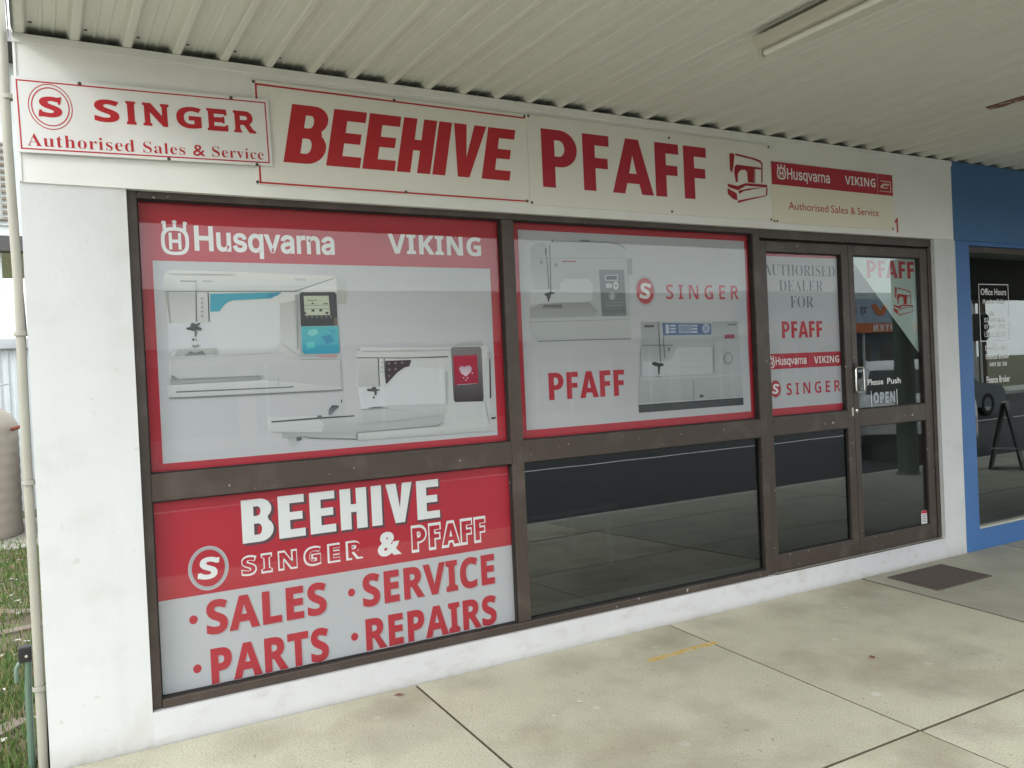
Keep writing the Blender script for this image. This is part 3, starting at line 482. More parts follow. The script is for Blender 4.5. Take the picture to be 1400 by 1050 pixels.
M['red_s'] = mat('bright red sign vinyl', (.50, .012, .040), .4)
M['vred'] = mat('red window film', (.47, .016, .034), .5, noise=(1.5, .05, 3))
M['vwhite'] = mat('white window film', (.515, .515, .54), .5, noise=(1.2, .03, 3))
M['vpale'] = mat('pale green white film', (.50, .60, .55), .5, noise=(1.2, .03, 3))
M['vgrey'] = mat('grey print', (.11, .125, .15), .5)
M['vshadow'] = mat('dark print', (.10, .05, .06), .5)
M['vsilver'] = mat('silver print', (.40, .40, .41), .45)
M['vink'] = print_mat()
M['twhite'] = mat('white lettering', (.80, .80, .80), .5)
M['concrete'] = mat('footpath concrete', (.515, .50, .385), .85, noise=(1.3, .18, 10), bump=(70, .40))
add_layer(M['concrete'], 'noise', (.25, .22, .17), .50, .72, 2.3, (1, 1, 1), 'Object', .5, 9, 5)
add_layer(M['concrete'], 'noise', (.52, .50, .42), .55, .72, 6.5, (1, 1, 1), 'Object', .45, 9, 2)
add_layer(M['concrete'], 'noise', (.15, .12, .09), .705, .74, 26, (1, 1, 1), 'Object', .55, 3, 8)
add_layer(M['concrete'], 'voronoi', (.62, .62, .58), .10, .06, 3.3, (1, 1, 1), 'Object', .6, 3, 4)
M['concrete_shade_dirt'] = mat('shade and dirt toned concrete', (.345, .335, .27), .85, noise=(1.6, .2, 8), bump=(55, .22))  # right-hand slabs: shade painted into the colour, along with dirt
add_layer(M['concrete_shade_dirt'], 'noise', (.42, .41, .33), .45, .70, 2.0, amount=.6, detail=9, seed=5)
add_layer(M['concrete_shade_dirt'], 'noise', (.13, .12, .10), .66, .74, 11, amount=.6, detail=5, seed=8)
M['joint'] = mat('joint dirt', (.13, .105, .07), .95, noise=(20, .3, 4))
add_layer(M['concrete'], 'noise', (.26, .24, .19), .48, .72, 120, amount=.6, detail=2, seed=11)
add_layer(M['concrete'], 'noise', (.24, .20, .13), .54, .68, 1.4, amount=.40, detail=10, seed=17)
M['kerb'] = mat('kerb concrete', (.46, .45, .40), .85, noise=(5, .15, 6), bump=(40, .2))
M['asphalt'] = mat('asphalt', (.030, .031, .034), .9, noise=(30, .25, 6), bump=(120, .3))
M['dirt'] = mat('dirt', (.13, .105, .07), .95, noise=(4, .35, 8), bump=(14, .8))
add_layer(M['dirt'], 'noise', (.07, .12, .025), .45, .6, 3.5, amount=.8, detail=7)
M['line'] = mat('white road paint', (.6, .6, .58), .7, noise=(12, .2, 5))
M['yellow'] = mat('worn yellow paint', (.62, .42, .12), .8, noise=(30, .3, 5))
add_layer(M['yellow'], 'noise', (.46, .44, .33), .50, .58, 28, amount=.8, detail=6)
M['mat'] = mat('brown door mat', (.105, .082, .070), .95, noise=(60, .25, 4), bump=(160, .6))
M['pipe'] = mat('cream pvc', (.34, .33, .28), .45, noise=(4, .12, 5))
M['galv'] = mat('galvanised steel', (.42, .44, .46), .45, metal=.5, noise=(5, .15, 5))
M['tank'] = mat('beige tank plastic', (.40, .355, .30), .5, noise=(2, .10, 5))
M['fence'] = mat('pale steel sheet', (.56, .60, .62), .45, noise=(2, .08, 4))
M['house'] = mat('pale weatherboard', (.60, .63, .62), .6, noise=(3, .1, 4))
M['louvre'] = mat('brown louvre', (.22, .18, .14), .5)
M['roofred'] = mat('dark roof edge', (.06, .055, .055), .6)
M['timber'] = mat('weathered timber', (.20, .165, .13), .9, noise=(9, .3, 6), bump=(30, .4))
M['grass'] = mat('grass blade', (.085, .15, .028), .7, noise=(3, .4, 3))
M['grassdry'] = mat('dry grass blade', (.24, .20, .09), .8)
M['leafred'] = mat('dead leaf', (.20, .06, .04), .8)
M['paper'] = mat('paper scrap', (.6, .58, .54), .8)
M['black'] = mat('black plastic', (.015, .015, .016), .4)
M['green_p'] = mat('green plastic pipe', (.10, .16, .12), .35)
M['tube'] = mat('unlit fluorescent tube', (.78, .78, .74), .25)
M['batten'] = mat('cream batten', (.60, .59, .52), .45)
M['rust'] = mat('rusty patch', (.20, .085, .05), .85, noise=(14, .5, 6), bump=(40, .5))
add_layer(M['rust'], 'noise', (.45, .40, .30), .5, .6, 12, amount=.9)
M['chrome'] = mat('polished steel', (.72, .72, .70), .22, metal=1)
M['carwhite'] = mat('white car paint', (.72, .73, .73), .25)
M['cardark'] = mat('dark green car paint', (.02, .035, .035), .2)
M['tyre'] = mat('tyre rubber', (.018, .018, .018), .8)
M['rim'] = mat('wheel rim', (.4, .4, .41), .35, metal=.8)
M['lamp'] = mat('lamp lens', (.7, .72, .72), .12)
M['tail'] = mat('red lamp lens', (.35, .02, .02), .2)
M['post'] = mat('dark green post paint', (.045, .085, .06), .5, noise=(5, .2, 4))
M['shopcream'] = mat('cream far wall', (.55, .52, .44), .8, noise=(1, .1, 4))
M['shopblue'] = mat('grey blue far wall', (.34, .42, .52), .7, noise=(1, .08, 4))
M['orange'] = mat('orange fascia', (.62, .15, .035), .5)
M['brownf'] = mat('brown fascia', (.16, .09, .05), .5)
M['fardark'] = mat('far shop window', (.02, .022, .025), .15)
M['bark'] = mat('bark', (.10, .08, .06), .95, bump=(12, .6))
M['leaf'] = mat('leaf', (.05, .09, .025), .7, noise=(1.5, .5, 3))
M['silverframe'] = mat('pale sill metal', (.50, .50, .42), .5)

# ------------------------------------------------------------------ mesh helpers
class MB:
    def __init__(s): s.v = []; s.f = []; s.m = []
    def add(s, vs, fs, mi=0):
        b = len(s.v); s.v += [tuple(x) for x in vs]; s.f += [tuple(b+i for i in f) for f in fs]; s.m += [mi]*len(fs); return s
    def box(s, x0, x1, y0, y1, z0, z1, mi=0):
        return s.add([(x0,y0,z0),(x1,y0,z0),(x1,y1,z0),(x0,y1,z0),(x0,y0,z1),(x1,y0,z1),(x1,y1,z1),(x0,y1,z1)],
                     [(0,3,2,1),(4,5,6,7),(0,1,5,4),(1,2,6,5),(2,3,7,6),(3,0,4,7)], mi)
    def prism(s, pts, axis, a, b, mi=0):
        """extrude a 2D outline; axis 'x': pts=(y,z); 'y': pts=(x,z); 'z': pts=(x,y)"""
        def P(q, t): return {'x': (t, q[0], q[1]), 'y': (q[0], t, q[1]), 'z': (q[0], q[1], t)}[axis]
        n = len(pts)
        return s.add([P(q, a) for q in pts]+[P(q, b) for q in pts],
                     [tuple(range(n))[::-1], tuple(range(n, 2*n))]+[(i, (i+1) % n, n+(i+1) % n, n+i) for i in range(n)], mi)
    def tube(s, path, r, n=10, mi=0, cap=True):
        path = [Vector(p) for p in path]; rings = []
        rr = r if isinstance(r, (list, tuple)) else [r]*len(path)
        for i, p in enumerate(path):
            d = (path[min(i+1, len(path)-1)]-path[max(i-1, 0)]).normalized()
            a = d.orthogonal().normalized() if i == 0 else (rings_a - d*rings_a.dot(d)).normalized()
            rings_a = a; b = d.cross(a)
            rings.append([p+(a*math.cos(2*math.pi*k/n)+b*math.sin(2*math.pi*k/n))*rr[i] for k in range(n)])
        vs = [v for g in rings for v in g]; fs = []
        for i in range(len(path)-1):
            for k in range(n): fs.append((i*n+k, i*n+(k+1) % n, (i+1)*n+(k+1) % n, (i+1)*n+k))
        if cap: fs += [tuple(range(n))[::-1], tuple(range((len(path)-1)*n, len(path)*n))]
        return s.add(vs, fs, mi)
    def lathe(s, prof, c, n=20, mi=0):
        vs = []; fs = []; m = len(prof)
        for k in range(n):
            a = 2*math.pi*k/n
            vs += [(c[0]+r*math.cos(a), c[1]+r*math.sin(a), c[2]+z) for r, z in prof]
        for k in range(n):
            for i in range(m-1): fs.append((k*m+i, ((k+1) % n)*m+i, ((k+1) % n)*m+i+1, k*m+i+1))
        return s.add(vs, fs, mi)
    def mesh(s, name, mats, smooth=False):
        me = bpy.data.meshes.new(name); me.from_pydata(s.v, [], s.f)
        for m_ in (mats if isinstance(mats, (list, tuple)) else [mats]): me.materials.append(m_)
        me.polygons.foreach_set('material_index', s.m)
        if smooth:
            me.polygons.foreach_set('use_smooth', [True]*len(s.f))
            try: me.set_sharp_from_angle(angle=math.radians(35))
            except Exception: pass
        me.update(); return me
    def build(s, name, mats, parent=None, smooth=False, bevel=0, loc=None, rot=None):
        o = bpy.data.objects.new(name, s.mesh(name, mats, smooth)); COL.objects.link(o)
        if parent: o.parent = parent
        if loc: o.location = loc
        if rot: o.rotation_euler = rot
        if bevel:
            b = o.modifiers.new('bevel', 'BEVEL'); b.width = bevel; b.segments = 2; b.limit_method = 'ANGLE'
        return o

def tag(o, label=None, cat=None, group=None, kind=None):
    if label: o['label'] = label
    if cat: o['category'] = cat
    if group: o['group'] = group
    if kind: o['kind'] = kind
    return o
def thing(name, label, cat, loc=(0, 0, 0), rz=0, group=None, rot=None):
    o = bpy.data.objects.new(name, None); o.empty_display_size = .1; COL.objects.link(o)
    o.location = loc; o.rotation_euler = rot if rot else (0, 0, rz)
    return tag(o, label, cat, group)
def box(name, m, parent, x0, x1, y0, y1, z0, z1, bevel=0.0):
    return MB().box(x0, x1, y0, y1, z0, z1).build(name, m, parent, bevel=bevel)
def share(name, me, parent, loc=(0, 0, 0), rot=(0, 0, 0), scale=(1, 1, 1)):
    o = bpy.data.objects.new(name, me); COL.objects.link(o); o.parent = parent; o.location = loc; o.rotation_euler = rot; o.scale = scale; return o
def copy_tree(o, parent=None):
    c = o.copy(); COL.objects.link(c); c.parent = parent
    for ch in o.children: copy_tree(ch, c)
    return c

# ------------------------------------------------------------------ lettering: outlines of the letters, per style
# S bold sans, H heavy block, C flared engraved, T serif, I plain grotesque; one line per letter: style+letter, advance, closed outlines in 1/1000 em
GLYPHS = {}
for ln in GLYPH_DATA.strip().split('\n'):
    k, adv, rest = ln.split(' ', 2)
    GLYPHS[k] = (int(adv), [[tuple(int(t)/1000 for t in q.split(',')) for q in pl.split()] for pl in rest.split(';')])
CAP = {'S': .482, 'T': .48, 'I': .5, 'G': .7}
CAP['H'] = CAP['C'] = 1.0
for k in 'STI':
    ch = {'S': 'E', 'T': 'E', 'I': 'H'}[k]
    CAP[k] = max(q[1] for pl in GLYPHS[k+ch][1] for q in pl)

def area2(q): return sum(q[i-1][0]*q[i][1]-q[i][0]*q[i-1][1] for i in range(len(q)))
def grow(pl, d):
    """move a closed outline outwards by d with mitred corners; only outer tips are limited"""
    hole = area2(pl)*d < 0; keep = []
    for q in pl:                      # a shrinking counter loses its short edges first
        if not keep or math.dist(q, keep[-1]) > (abs(d)*1.3 if hole else 1e-4): keep.append(q)
    pl = keep if len(keep) > 2 else pl; n = len(pl); out = []
    for i in range(n):
        a, b, c = pl[i-1], pl[i], pl[(i+1) % n]
        e1 = (b[0]-a[0], b[1]-a[1]); e2 = (c[0]-b[0], c[1]-b[1]); l1, l2 = math.hypot(*e1), math.hypot(*e2)
        n1 = (e1[1]/l1, -e1[0]/l1); n2 = (e2[1]/l2, -e2[0]/l2)
        s = (n1[0]+n2[0], n1[1]+n2[1]); k = 1+n1[0]*n2[0]+n1[1]*n2[1]
        convex = (e1[0]*e2[1]-e1[1]*e2[0])*d > 0
        k = max(k, .45 if convex else .09)
        out.append((b[0]+s[0]/k*d, b[1]+s[1]/k*d))
    return out

def curve_mesh(text, style, offset=0.0, shear=0.0, track=0.0):
    """outline letters -> flat mesh in (x, y), cap height 1, baseline 0"""
    if style == 'G':
        cu = bpy.data.curves.new('lettering', 'FONT'); cu.body = text; cu.size = 1.0; cu.space_character = 1+track
        cu.resolution_u = 3; cap = .7
    else:
        cu = bpy.data.curves.new('lettering', 'CURVE'); cap = CAP[style]
        x = 0.0
        for k_, ch in enumerate(text):
            if ch == ' ': x += .19+track; continue
            adv, pls = GLYPHS[style+ch]
            big = max(pls, key=lambda q: abs(area2(q))); sg = 1 if area2(big) > 0 else -1
            for pl in pls:
                if offset: pl = grow(pl, offset*sg)
                sp = cu.splines.new('POLY'); sp.points.add(len(pl)-1)
                for i, (a, b) in enumerate(pl): sp.points[i].co = (a+x, b, 0, 1)
                sp.use_cyclic_u = True
            x += adv/1000+track
            if style == 'H' and ch+text[k_+1:k_+2] in ('FA', 'AF'): x -= .055
        offset = 0
        cu.dimensions = '2D'
    cu.fill_mode = 'FRONT' if style == 'G' else 'BOTH'
    cu.offset = offset
    o = bpy.data.objects.new('lettering', cu); COL.objects.link(o)
    dg = bpy.context.evaluated_depsgraph_get(); dg.update()
    me = bpy.data.meshes.new_from_object(o.evaluated_get(dg), depsgraph=dg)
    COL.objects.unlink(o); bpy.data.objects.remove(o); bpy.data.curves.remove(cu)
    me.materials.clear()
    for v in me.vertices:
        v.co.y /= cap; v.co.x /= cap; v.co.x += v.co.y*shear; v.co.z = 0
    return me

GCAP = {}
def word(parent, text, style, x0, x1, z0, z1, y, m, offset=0.0, shear=0.0, track=0.0, rot=0.0, flip=False, name='lettering'):
    """lay a word on a plane facing the street: left/right ends x0,x1, baseline z0, cap line z1"""
    me = curve_mesh(text, style, offset, shear, track)
    if style == 'G':      # measure the real cap height once
        if 'cap' not in GCAP:
            hm = curve_mesh('H', 'G'); GCAP['cap'] = max(v.co.y for v in hm.vertices)
        for v in me.vertices: v.co.y /= GCAP['cap']
    mn = min(v.co.x for v in me.vertices); mxx = max(v.co.x for v in me.vertices)
    for v in me.vertices:
        px = (v.co.x-mn)/(mxx-mn)*(x1-x0); pz = v.co.y*(z1-z0)
        v.co = (x0+px*math.cos(rot)-pz*math.sin(rot), y, z0+px*math.sin(rot)+pz*math.cos(rot))
    if flip:
        for v in me.vertices: v.co.x = x0+x1-v.co.x
    me.materials.append(m); me.update()
    o = bpy.data.objects.new(name, me); COL.objects.link(o)
    if parent: o.parent = parent
    return o

ART = {}
for ln in ART_DATA.strip().split('\n'):
    if ln[0] == '@': cur = ART.setdefault(ln[1:], [])
    else:
        t = ln.split(); cur.append((t[0].split('/'), [tuple(int(a)/10000 for a in q.split(',')) for q in t[1:]]))

def picture(parent, key, y, name='printed_picture', tone=1.0):
    """a printed picture: flat ink shapes, each a hair in front of the last; ink colour (with its printed blends) in an attribute"""
    import mathutils.geometry as G
    vs = []; fs = []; cols = []
    for k, (cc, pts) in enumerate(ART[key]):
        c = [tuple(v*tone for v in srgb(h)) for h in cc]; zs = [q[1] for q in pts]; a, b = max(zs), min(zs)
        tri = G.tessellate_polygon([[Vector((q[0], q[1], 0)) for q in pts]])
        base = len(vs)
        for q in pts:
            vs.append((q[0], y-.00010*k, q[1])); t = (a-q[1])/(a-b+1e-9)
            cols.append(tuple(c[0][i]*(1-t)+c[-1][i]*t for i in range(3)))
        for t in tri: fs.append(tuple(base+i for i in t))
    me = bpy.data.meshes.new(name); me.from_pydata(vs, [], fs); me.materials.append(M['vink'])
    at = me.color_attributes.new('ink', 'FLOAT_COLOR', 'POINT')
    for i, c in enumerate(cols): at.data[i].color = (*c, 1)
    o = bpy.data.objects.new(name, me); COL.objects.link(o); o.parent = parent
    return o

def flat(parent, name, m, pts, y):
    """a printed area: thin film 0.4 mm thick facing the street"""
    return MB().prism(pts, 'y', y, y+.0004).build(name, m, parent)
def rect(x0, x1, z0, z1): return [(x0, z0), (x1, z0), (x1, z1), (x0, z1)]
def disc(cx, cz, rx, rz, n=40): return [(cx+rx*math.cos(2*math.pi*i/n), cz+rz*math.sin(2*math.pi*i/n)) for i in range(n)]
def ring(parent, name, m, cx, cz, rx, rz, w, y, n=44):
    b = MB(); o = disc(cx, cz, rx, rz, n); i_ = disc(cx, cz, rx-w, rz-w, n); vs = []
    for t in (y, y+.0004): vs += [(a, t, c) for a, c in o]+[(a, t, c) for a, c in i_]
    fs = []
    for k in range(n):
        j = (k+1) % n
        fs += [(k, j, n+j, n+k), (2*n+k, 3*n+k, 3*n+j, 2*n+j), (k, 2*n+k, 2*n+j, j), (n+k, n+j, 3*n+j, 3*n+k)]
    return b.add(vs, fs).build(name, m, parent)
def border(parent, m, x0, x1, z0, z1, w, y, sides='LRTB'):
    b = MB()
    if 'T' in sides: b.box(x0, x1, y, y+.0004, z1-w, z1)
    if 'B' in sides: b.box(x0, x1, y, y+.0004, z0, z0+w)
    if 'L' in sides: b.box(x0, x0+w, y, y+.0004, z0+w, z1-w)
    if 'R' in sides: b.box(x1-w, x1, y, y+.0004, z0+w, z1-w)
    return b.build('border_line', m, parent)
def crown_logo(parent, x0, x1, z0, z1, y, m, mb):
    """ring with an H in it and a three knobbed crown on top"""
    w, h = x1-x0, z1-z0; cx = (x0+x1)/2; rz = h*.40; cz = z0+rz; rx = w*.5
    b = MB()
    def sup(rx_, rz_, n=28, e=2.9):
        o = []
        for i in range(n):
            a = 2*math.pi*i/n; c, s_ = math.cos(a), math.sin(a)
            o.append((cx+rx_*math.copysign(abs(c)**(2/e), c), cz+rz_*math.copysign(abs(s_)**(2/e), s_)))
        return o
    o1, o2 = sup(rx, rz), sup(rx*.74, rz*.76); n = len(o1); vs = [(a, y, c) for a, c in o1]+[(a, y, c) for a, c in o2]
    b.add(vs, [(k, (k+1) % n, n+(k+1) % n, n+k) for k in range(n)])
    for dx in (-.36, 0, .36):
        b.add([(cx+dx*w-.06*w, y-.0001, cz+rz*.80), (cx+dx*w+.06*w, y-.0001, cz+rz*.80), (cx+dx*w+.05*w, y-.0001, z1-.03*h), (cx+dx*w-.05*w, y-.0001, z1-.03*h)], [(0, 1, 2, 3)])
        d = disc(cx+dx*w*1.06, z1-.05*h-(abs(dx)*.08*h), .085*w, .055*h, 10)
        b.add([(a, y-.0002, c) for a, c in d], [tuple(range(10))])
    for (a0, a1, c0, c1) in ((-.22, -.11, -.30, .30), (.11, .22, -.30, .30), (-.112, .112, -.06, .06)):
        b.add([(cx+a0*w, y-.0003, cz+c0*h*.8), (cx+a1*w, y-.0003, cz+c0*h*.8), (cx+a1*w, y-.0003, cz+c1*h*.8), (cx+a0*w, y-.0003, cz+c1*h*.8)], [(0, 1, 2, 3)])
    return b.build('emblem', m, parent)
def roundel(parent, cx, cz, rx, rz, y, style='glossy'):
    ring(parent, 'emblem_ring', M['vsilver'], cx, cz, rx, rz, rx*.16, y)
    flat(parent, 'emblem_disc', M['vred'], disc(cx, cz, rx*.845, rz*.845), y)
    ring(parent, 'emblem_ring', M['vwhite'], cx, cz, rx*1.03, rz*1.03, rx*.05, y-.0006)
    word(parent, 'S', 'S', cx-rx*.45, cx+rx*.45, cz-rz*.48, cz+rz*.48, y-.0008, M['twhite'], offset=.012, name='emblem_letter')
    b = MB()
    b.add([(cx-rx*.58, y-.0009, cz-rz*.44), (cx-rx*.30, y-.0009, cz-rz*.44), (cx-rx*.34, y-.0009, cz-rz*.20), (cx-rx*.54, y-.0009, cz-rz*.20)], [(0, 1, 2, 3)])
    b.build('emblem_serif', M['twhite'], parent); b = MB()
    b.add([(cx+rx*.30, y-.0009, cz+rz*.44), (cx+rx*.58, y-.0009, cz+rz*.44), (cx+rx*.54, y-.0009, cz+rz*.20), (cx+rx*.34, y-.0009, cz+rz*.20)], [(0, 3, 2, 1)])
    b.build('emblem_serif', M['twhite'], parent)

# ================================================================== the shop building
SLOPE = .039
def gz(y): return SLOPE*y if y < 0 else 0.0      # footpath falls to the kerb
shop = thing('shop_building', 'white painted single storey shop with red lettered signs and dark framed windows', 'building')
box('pillar', M['wall'], shop, -.022, .375, 0, .35, -.4, 2.424)
box('pillar', M['wall'], shop, 5.968, 6.225, 0, .118, -.4, 2.424)
box('inner_wall', M['dark'], shop, 5.969, 6.224, .1185, .35, .12, 2.9)
box('base_wall', M['sill'], shop, .375, 5.968, 0, .35, -.4, .150)
box('upper_wall', M['wall'], shop, -.018, 6.222, .002, .35, 2.4242, 3.028)
fb = MB().prism([(-.022, 2.424), (6.198, 2.424), (6.198, 3.030), (-.022, 3.030)], 'y', -.009, .0018).build('fascia_board', M['fascia'], shop, bevel=.0015)
# a faint trim bead along the top of the fascia sheet
MB().box(-.022, 6.198, -.017, -.0095, 2.992, 3.029).build('trim', M['fascia'], shop, bevel=.001)
tri_corner = MB().box(-.0215, -.012, -.0135, -.0092, 2.427, 2.99).build('corner_bead', M['fascia'], shop)
box('side_wall', M['wall'], shop, -.022, .18, .352, 9.0, -.4, 3.3)
box('back_wall', M['wall'], shop, .182, 6.1, 8.8, 9.0, -.4, 3.3)
box('parapet', M['wall'], shop, -.022, 6.222, .16, .35, 3.10, 3.75)
box('roof', M['galv'], shop, .2, 6.2, .36, 8.78, 3.05, 3.10)
# interior
box('floor', M['carpet'], shop, .182, 6.1, .352, 8.79, .02, .12)
box('ceiling', M['dark'], shop, .184, 6.098, .353, 8.78, 2.9, 2.94)
box('inner_wall', M['dark'], shop, .184, .24, .353, 8.78, .12, 2.9)
box('inner_wall', M['dark'], shop, 6.0, 6.09, .353, 8.78, .12, 2.9)
box('inner_wall', M['dark'], shop, .241, 5.999, 5.2, 5.3, .121, 2.899)
tb = thing('display_table', 'dim low table behind the dark lower window pane', 'table', (3.1, 1.3, .12))
box('tabletop', M['table'], tb, -.55, .55, -.3, .3, .42, .45)
for sx in (-.5, .46):
    for sy in (-.27, .23): box('leg', M['table'], tb, sx, sx+.04, sy, sy+.04, 0, .42)

# ------------------------------------------------------------------ aluminium shopfront
FY0, FY1 = .028, .105          # frame face and back
GY = .060                      # front of the glass
sf = thing('shopfront_window', 'dark bronze window frame of two tall bays between the white pillar and the doors', 'window', (0, 0, 0))
def fr(n, x0, x1, z0, z1, parent=None, y0=FY0, y1=FY1, bv=.003):
    return box(n, M['frame'], parent or sf, x0, x1, y0, y1, z0, z1, bv)
fr('jamb', .375, .418, .150, 2.46)
fr('mullion', 2.238, 2.312, .190, 2.392)
fr('head', .4185, 4.1105, 2.3925, 2.46)
fr('sill', .4185, 4.1105, .1502, .1895, y0=.018)
fr('transom', .4185, 2.2375, 1.060, 1.181)
fr('transom', 2.3125, 4.1105, 1.060, 1.181)
fr('jamb', 4.111, 4.168, .150, 2.46)
# glazing beads: thin inner steps round each pane
def bead(parent, x0, x1, z0, z1, w=.012, y=.046):
    b = MB()
    b.box(x0, x1, y, y+.012, z1-w, z1).box(x0, x1, y, y+.012, z0, z0+w).box(x0, x0+w, y, y+.012, z0+w, z1-w).box(x1-w, x1, y, y+.012, z0+w, z1-w)
    return b.build('glazing_bead', M['gasket'], parent)
PN = [(.4185, 2.2375, 1.1815, 2.392, 'glass'), (2.3125, 4.1105, 1.1815, 2.392, 'glass'),
      (.4185, 2.2375, .190, 1.0595, 'glass'), (2.3125, 4.1105, .190, 1.0595, 'tint')]
for x0, x1, z0, z1, g in PN:
    bead(sf, x0, x1, z0, z1, .006)
    box('glass_pane', M[g], sf, x0+.0005, x1-.0005, GY, GY+.005, z0+.0005, z1-.0005)

# the two door leaves
def door_leaf(x0, x1, label, hand):
    d = thing('glass_door', label, 'door', (x0, .05, .155))
    w = x1-x0; H = 2.352-.155
    def b(n, a0, a1, c0, c1, m='frame', y0=-.012, y1=.038, bv=.003): return box(n, M[m], d, a0, a1, y0, y1, c0, c1, bv)
    sl, sr = (.063, .068) if hand == 'L' else (.055, .080)
    b('stile', 0, sl, 0, H); b('stile', w-sr, w, 0, H)
    b('rail', sl+.0005, w-sr-.0005, 0, .112)
    b('rail', sl+.0005, w-sr-.0005, H-.070, H)
    b('rail', sl+.0005, w-sr-.0005, .905, 1.028)
    box('glass_pane', M['filmglass' if hand == 'L' else 'doorglass'], d, sl+.001, w-sr-.001, .010, .015, 1.0285, H-.0705)
    box('glass_pane', M['tint'] if hand == 'L' else M['doorglass'], d, sl+.001, w-sr-.001, .010, .015, .1125, .9045)
    for (c0, c1) in ((1.0285, H-.0705), (.1125, .9045)):
        bb = MB(); a0, a1 = sl+.0006, w-sr-.0006
        bb.box(a0, a1, -.002, .009, c1-.006, c1).box(a0, a1, -.002, .009, c0, c0+.006).box(a0, a0+.006, -.002, .009, c0+.006, c1-.006).box(a1-.006, a1, -.002, .009, c0+.006, c1-.006)
        bb.build('glazing_bead', M['gasket'], d)
    return d
dL = door_leaf(4.172, 5.036, 'left glass door leaf covered by the white authorised dealer film', 'L')
dR = door_leaf(5.040, 5.925, 'right glass door leaf with pull handle and corner pennant film', 'R')
# door frame round the pair
df = thing('door_frame', 'dark bronze frame around the pair of glass doors', 'door frame')
fr('jamb', 5.929, 5.968, .152, 2.3665, df, .055, .115)
box('jamb_stop', M['frame'], df, 5.929, 5.968, .03, .0545, .152, 2.36, .002)
fr('head', 4.1685, 5.968, 2.367, 2.46, df)
box('head_stop', M['gasket'], df, 4.169, 5.9285, .06, .10, 2.3535, 2.3665)
fr('threshold', 4.1685, 5.9285, .1505, .1545, df, .0, .11, .001)
# handles (a D pull on its back plate), lock
h = MB(); pts = [(0, 0, 0), (0, -.035, 0), (0, -.046, .012), (0, -.046, .142), (0, -.035, .155), (0, 0, .155)]
hh = MB()
loop = [(.0, -.028, .0), (.012, -.030, -.012), (.072, -.030, -.012), (.084, -.030, .0), (.084, -.030, .150), (.072, -.030, .162), (.012, -.030, .162), (.0, -.028, .150), (0, -.028, 0)]
hh.tube(loop, .0055, 8)
hh.tube([(0, -.028, .02), (0, -.008, .02)], .005, 8); hh.tube([(0, -.028, .13), (0, -.008, .13)], .005, 8)
hh.build('handle', M['chrome'], dR, smooth=True, loc=(-.012+.012, -.008, 1.165))
box('handle_plate', M['black'], dR, .008, .030, -.018, -.0125, 1.15, 1.36, .001)
MB().lathe([(0, 0), (.011, 0), (.013, .004), (.012, .010), (0, .012)], (0, 0, 0), 16).build('lock', M['chrome'], dR, smooth=True, loc=(.012, -.0125, 1.02), rot=(math.pi/2, 0, 0))
box('lock_plate', M['silverframe'], dL, .838, .856, -.0165, -.0125, .985, 1.045, .002)
# painted sill strip in front of the doors
MB().prism([(0.0, .1515), (.026, .1515), (.026, .156), (.002, .1525)], 'x', 4.17, 5.967).build('door_sill_strip', M['silverframe'], shop)

# ================================================================== sign boards on the fascia
def board(name, label, x0, x1, z0, z1, y, m, rot=0.0):
    t = thing(name, label, 'sign', (x0, y, z0), rot=(0, rot, 0))
    MB().box(0, x1-x0, -.003, .003, 0, z1-z0, 0).build('panel', M[m], t, bevel=.0006)
    return t
scr = MB().lathe([(0, -.004), (.004, -.0038), (.0075, -.0015), (.008, 0)], (0, 0, 0), 10).mesh('screw', M['screw'], True)
def screws(t, pts, y=-.003):
    for (x, z) in pts: share('screw', scr, t, (x, y, z), (-math.pi/2, 0, 0))

# 1 white sign, leftmost, lies over its neighbour
X0, Z0 = -.024, 2.541
s1 = board('sign_board', 'white leftmost sign with round S emblem and serif lettering in red', X0, 1.003, Z0, 2.848, -.026, 'boardw', rot=-.024)
y = -.0036
def R_(x, z): return (x-X0, z-Z0)
border(s1, M['red_v'], .014, 1.014, .012, .294, .0055, y)
ring(s1, 'emblem_ring', M['red_v'], .132, .192, .081, .094, .0035, y)
ring(s1, 'emblem_ring', M['red_v'], .132, .192, .070, .080, .0045, y)
word(s1, 'S', 'S', .090, .174, .152, .231, y-.0003, M['red_v'], offset=.012, name='emblem_letter')
b = MB()
b.add([(.086, y-.0006, .150), (.104, y-.0006, .150), (.100, y-.0006, .178), (.090, y-.0006, .178)], [(0, 1, 2, 3)])
b.build('emblem_serif', M['red_v'], s1); b = MB()
b.add([(.160, y-.0006, .203), (.168, y-.0006, .203), (.174, y-.0006, .235), (.158, y-.0006, .232)], [(0, 1, 2, 3)])
b.build('emblem_serif', M['red_v'], s1)
# engraved capitals, letter by letter along the board
for ch, stl, f0, f1, of in (('S', 'S', 0, .145, .010), ('I', 'C', .185, .243, .05), ('N', 'C', .283, .444, .05), ('G', 'S', .487, .645, .010), ('E', 'C', .680, .817, .05), ('R', 'C', .853, 1.0, .05)):
    a_, b_ = .293+f0*.669, .293+f1*.669
    word(s1, ch, stl, a_, b_, .149, .239, y-.0003, M['red_v'], offset=of)
def serif_line(parent, words, z0, z1, y, m, off, track=.02):
    for (tx, a0, a1) in words: word(parent, tx, 'T', a0, a1, z0, z1, y, m, offset=off, track=track)
serif_line(s1, [('Authorised', .038, .440)], .027, .078, y-.0003, M['red_v'], -.006)
serif_line(s1, [('Sales', .474, .645), ('Service', .760, .988)], .027, .074, y-.0003, M['red_v'], -.006)
word(s1, '&', 'G', .678, .730, .027, .076, y-.0003, M['red_v'], offset=.008)
screws(s1, [(.246, .300), (.860, .300), (.575, .006), (.955, .003)])

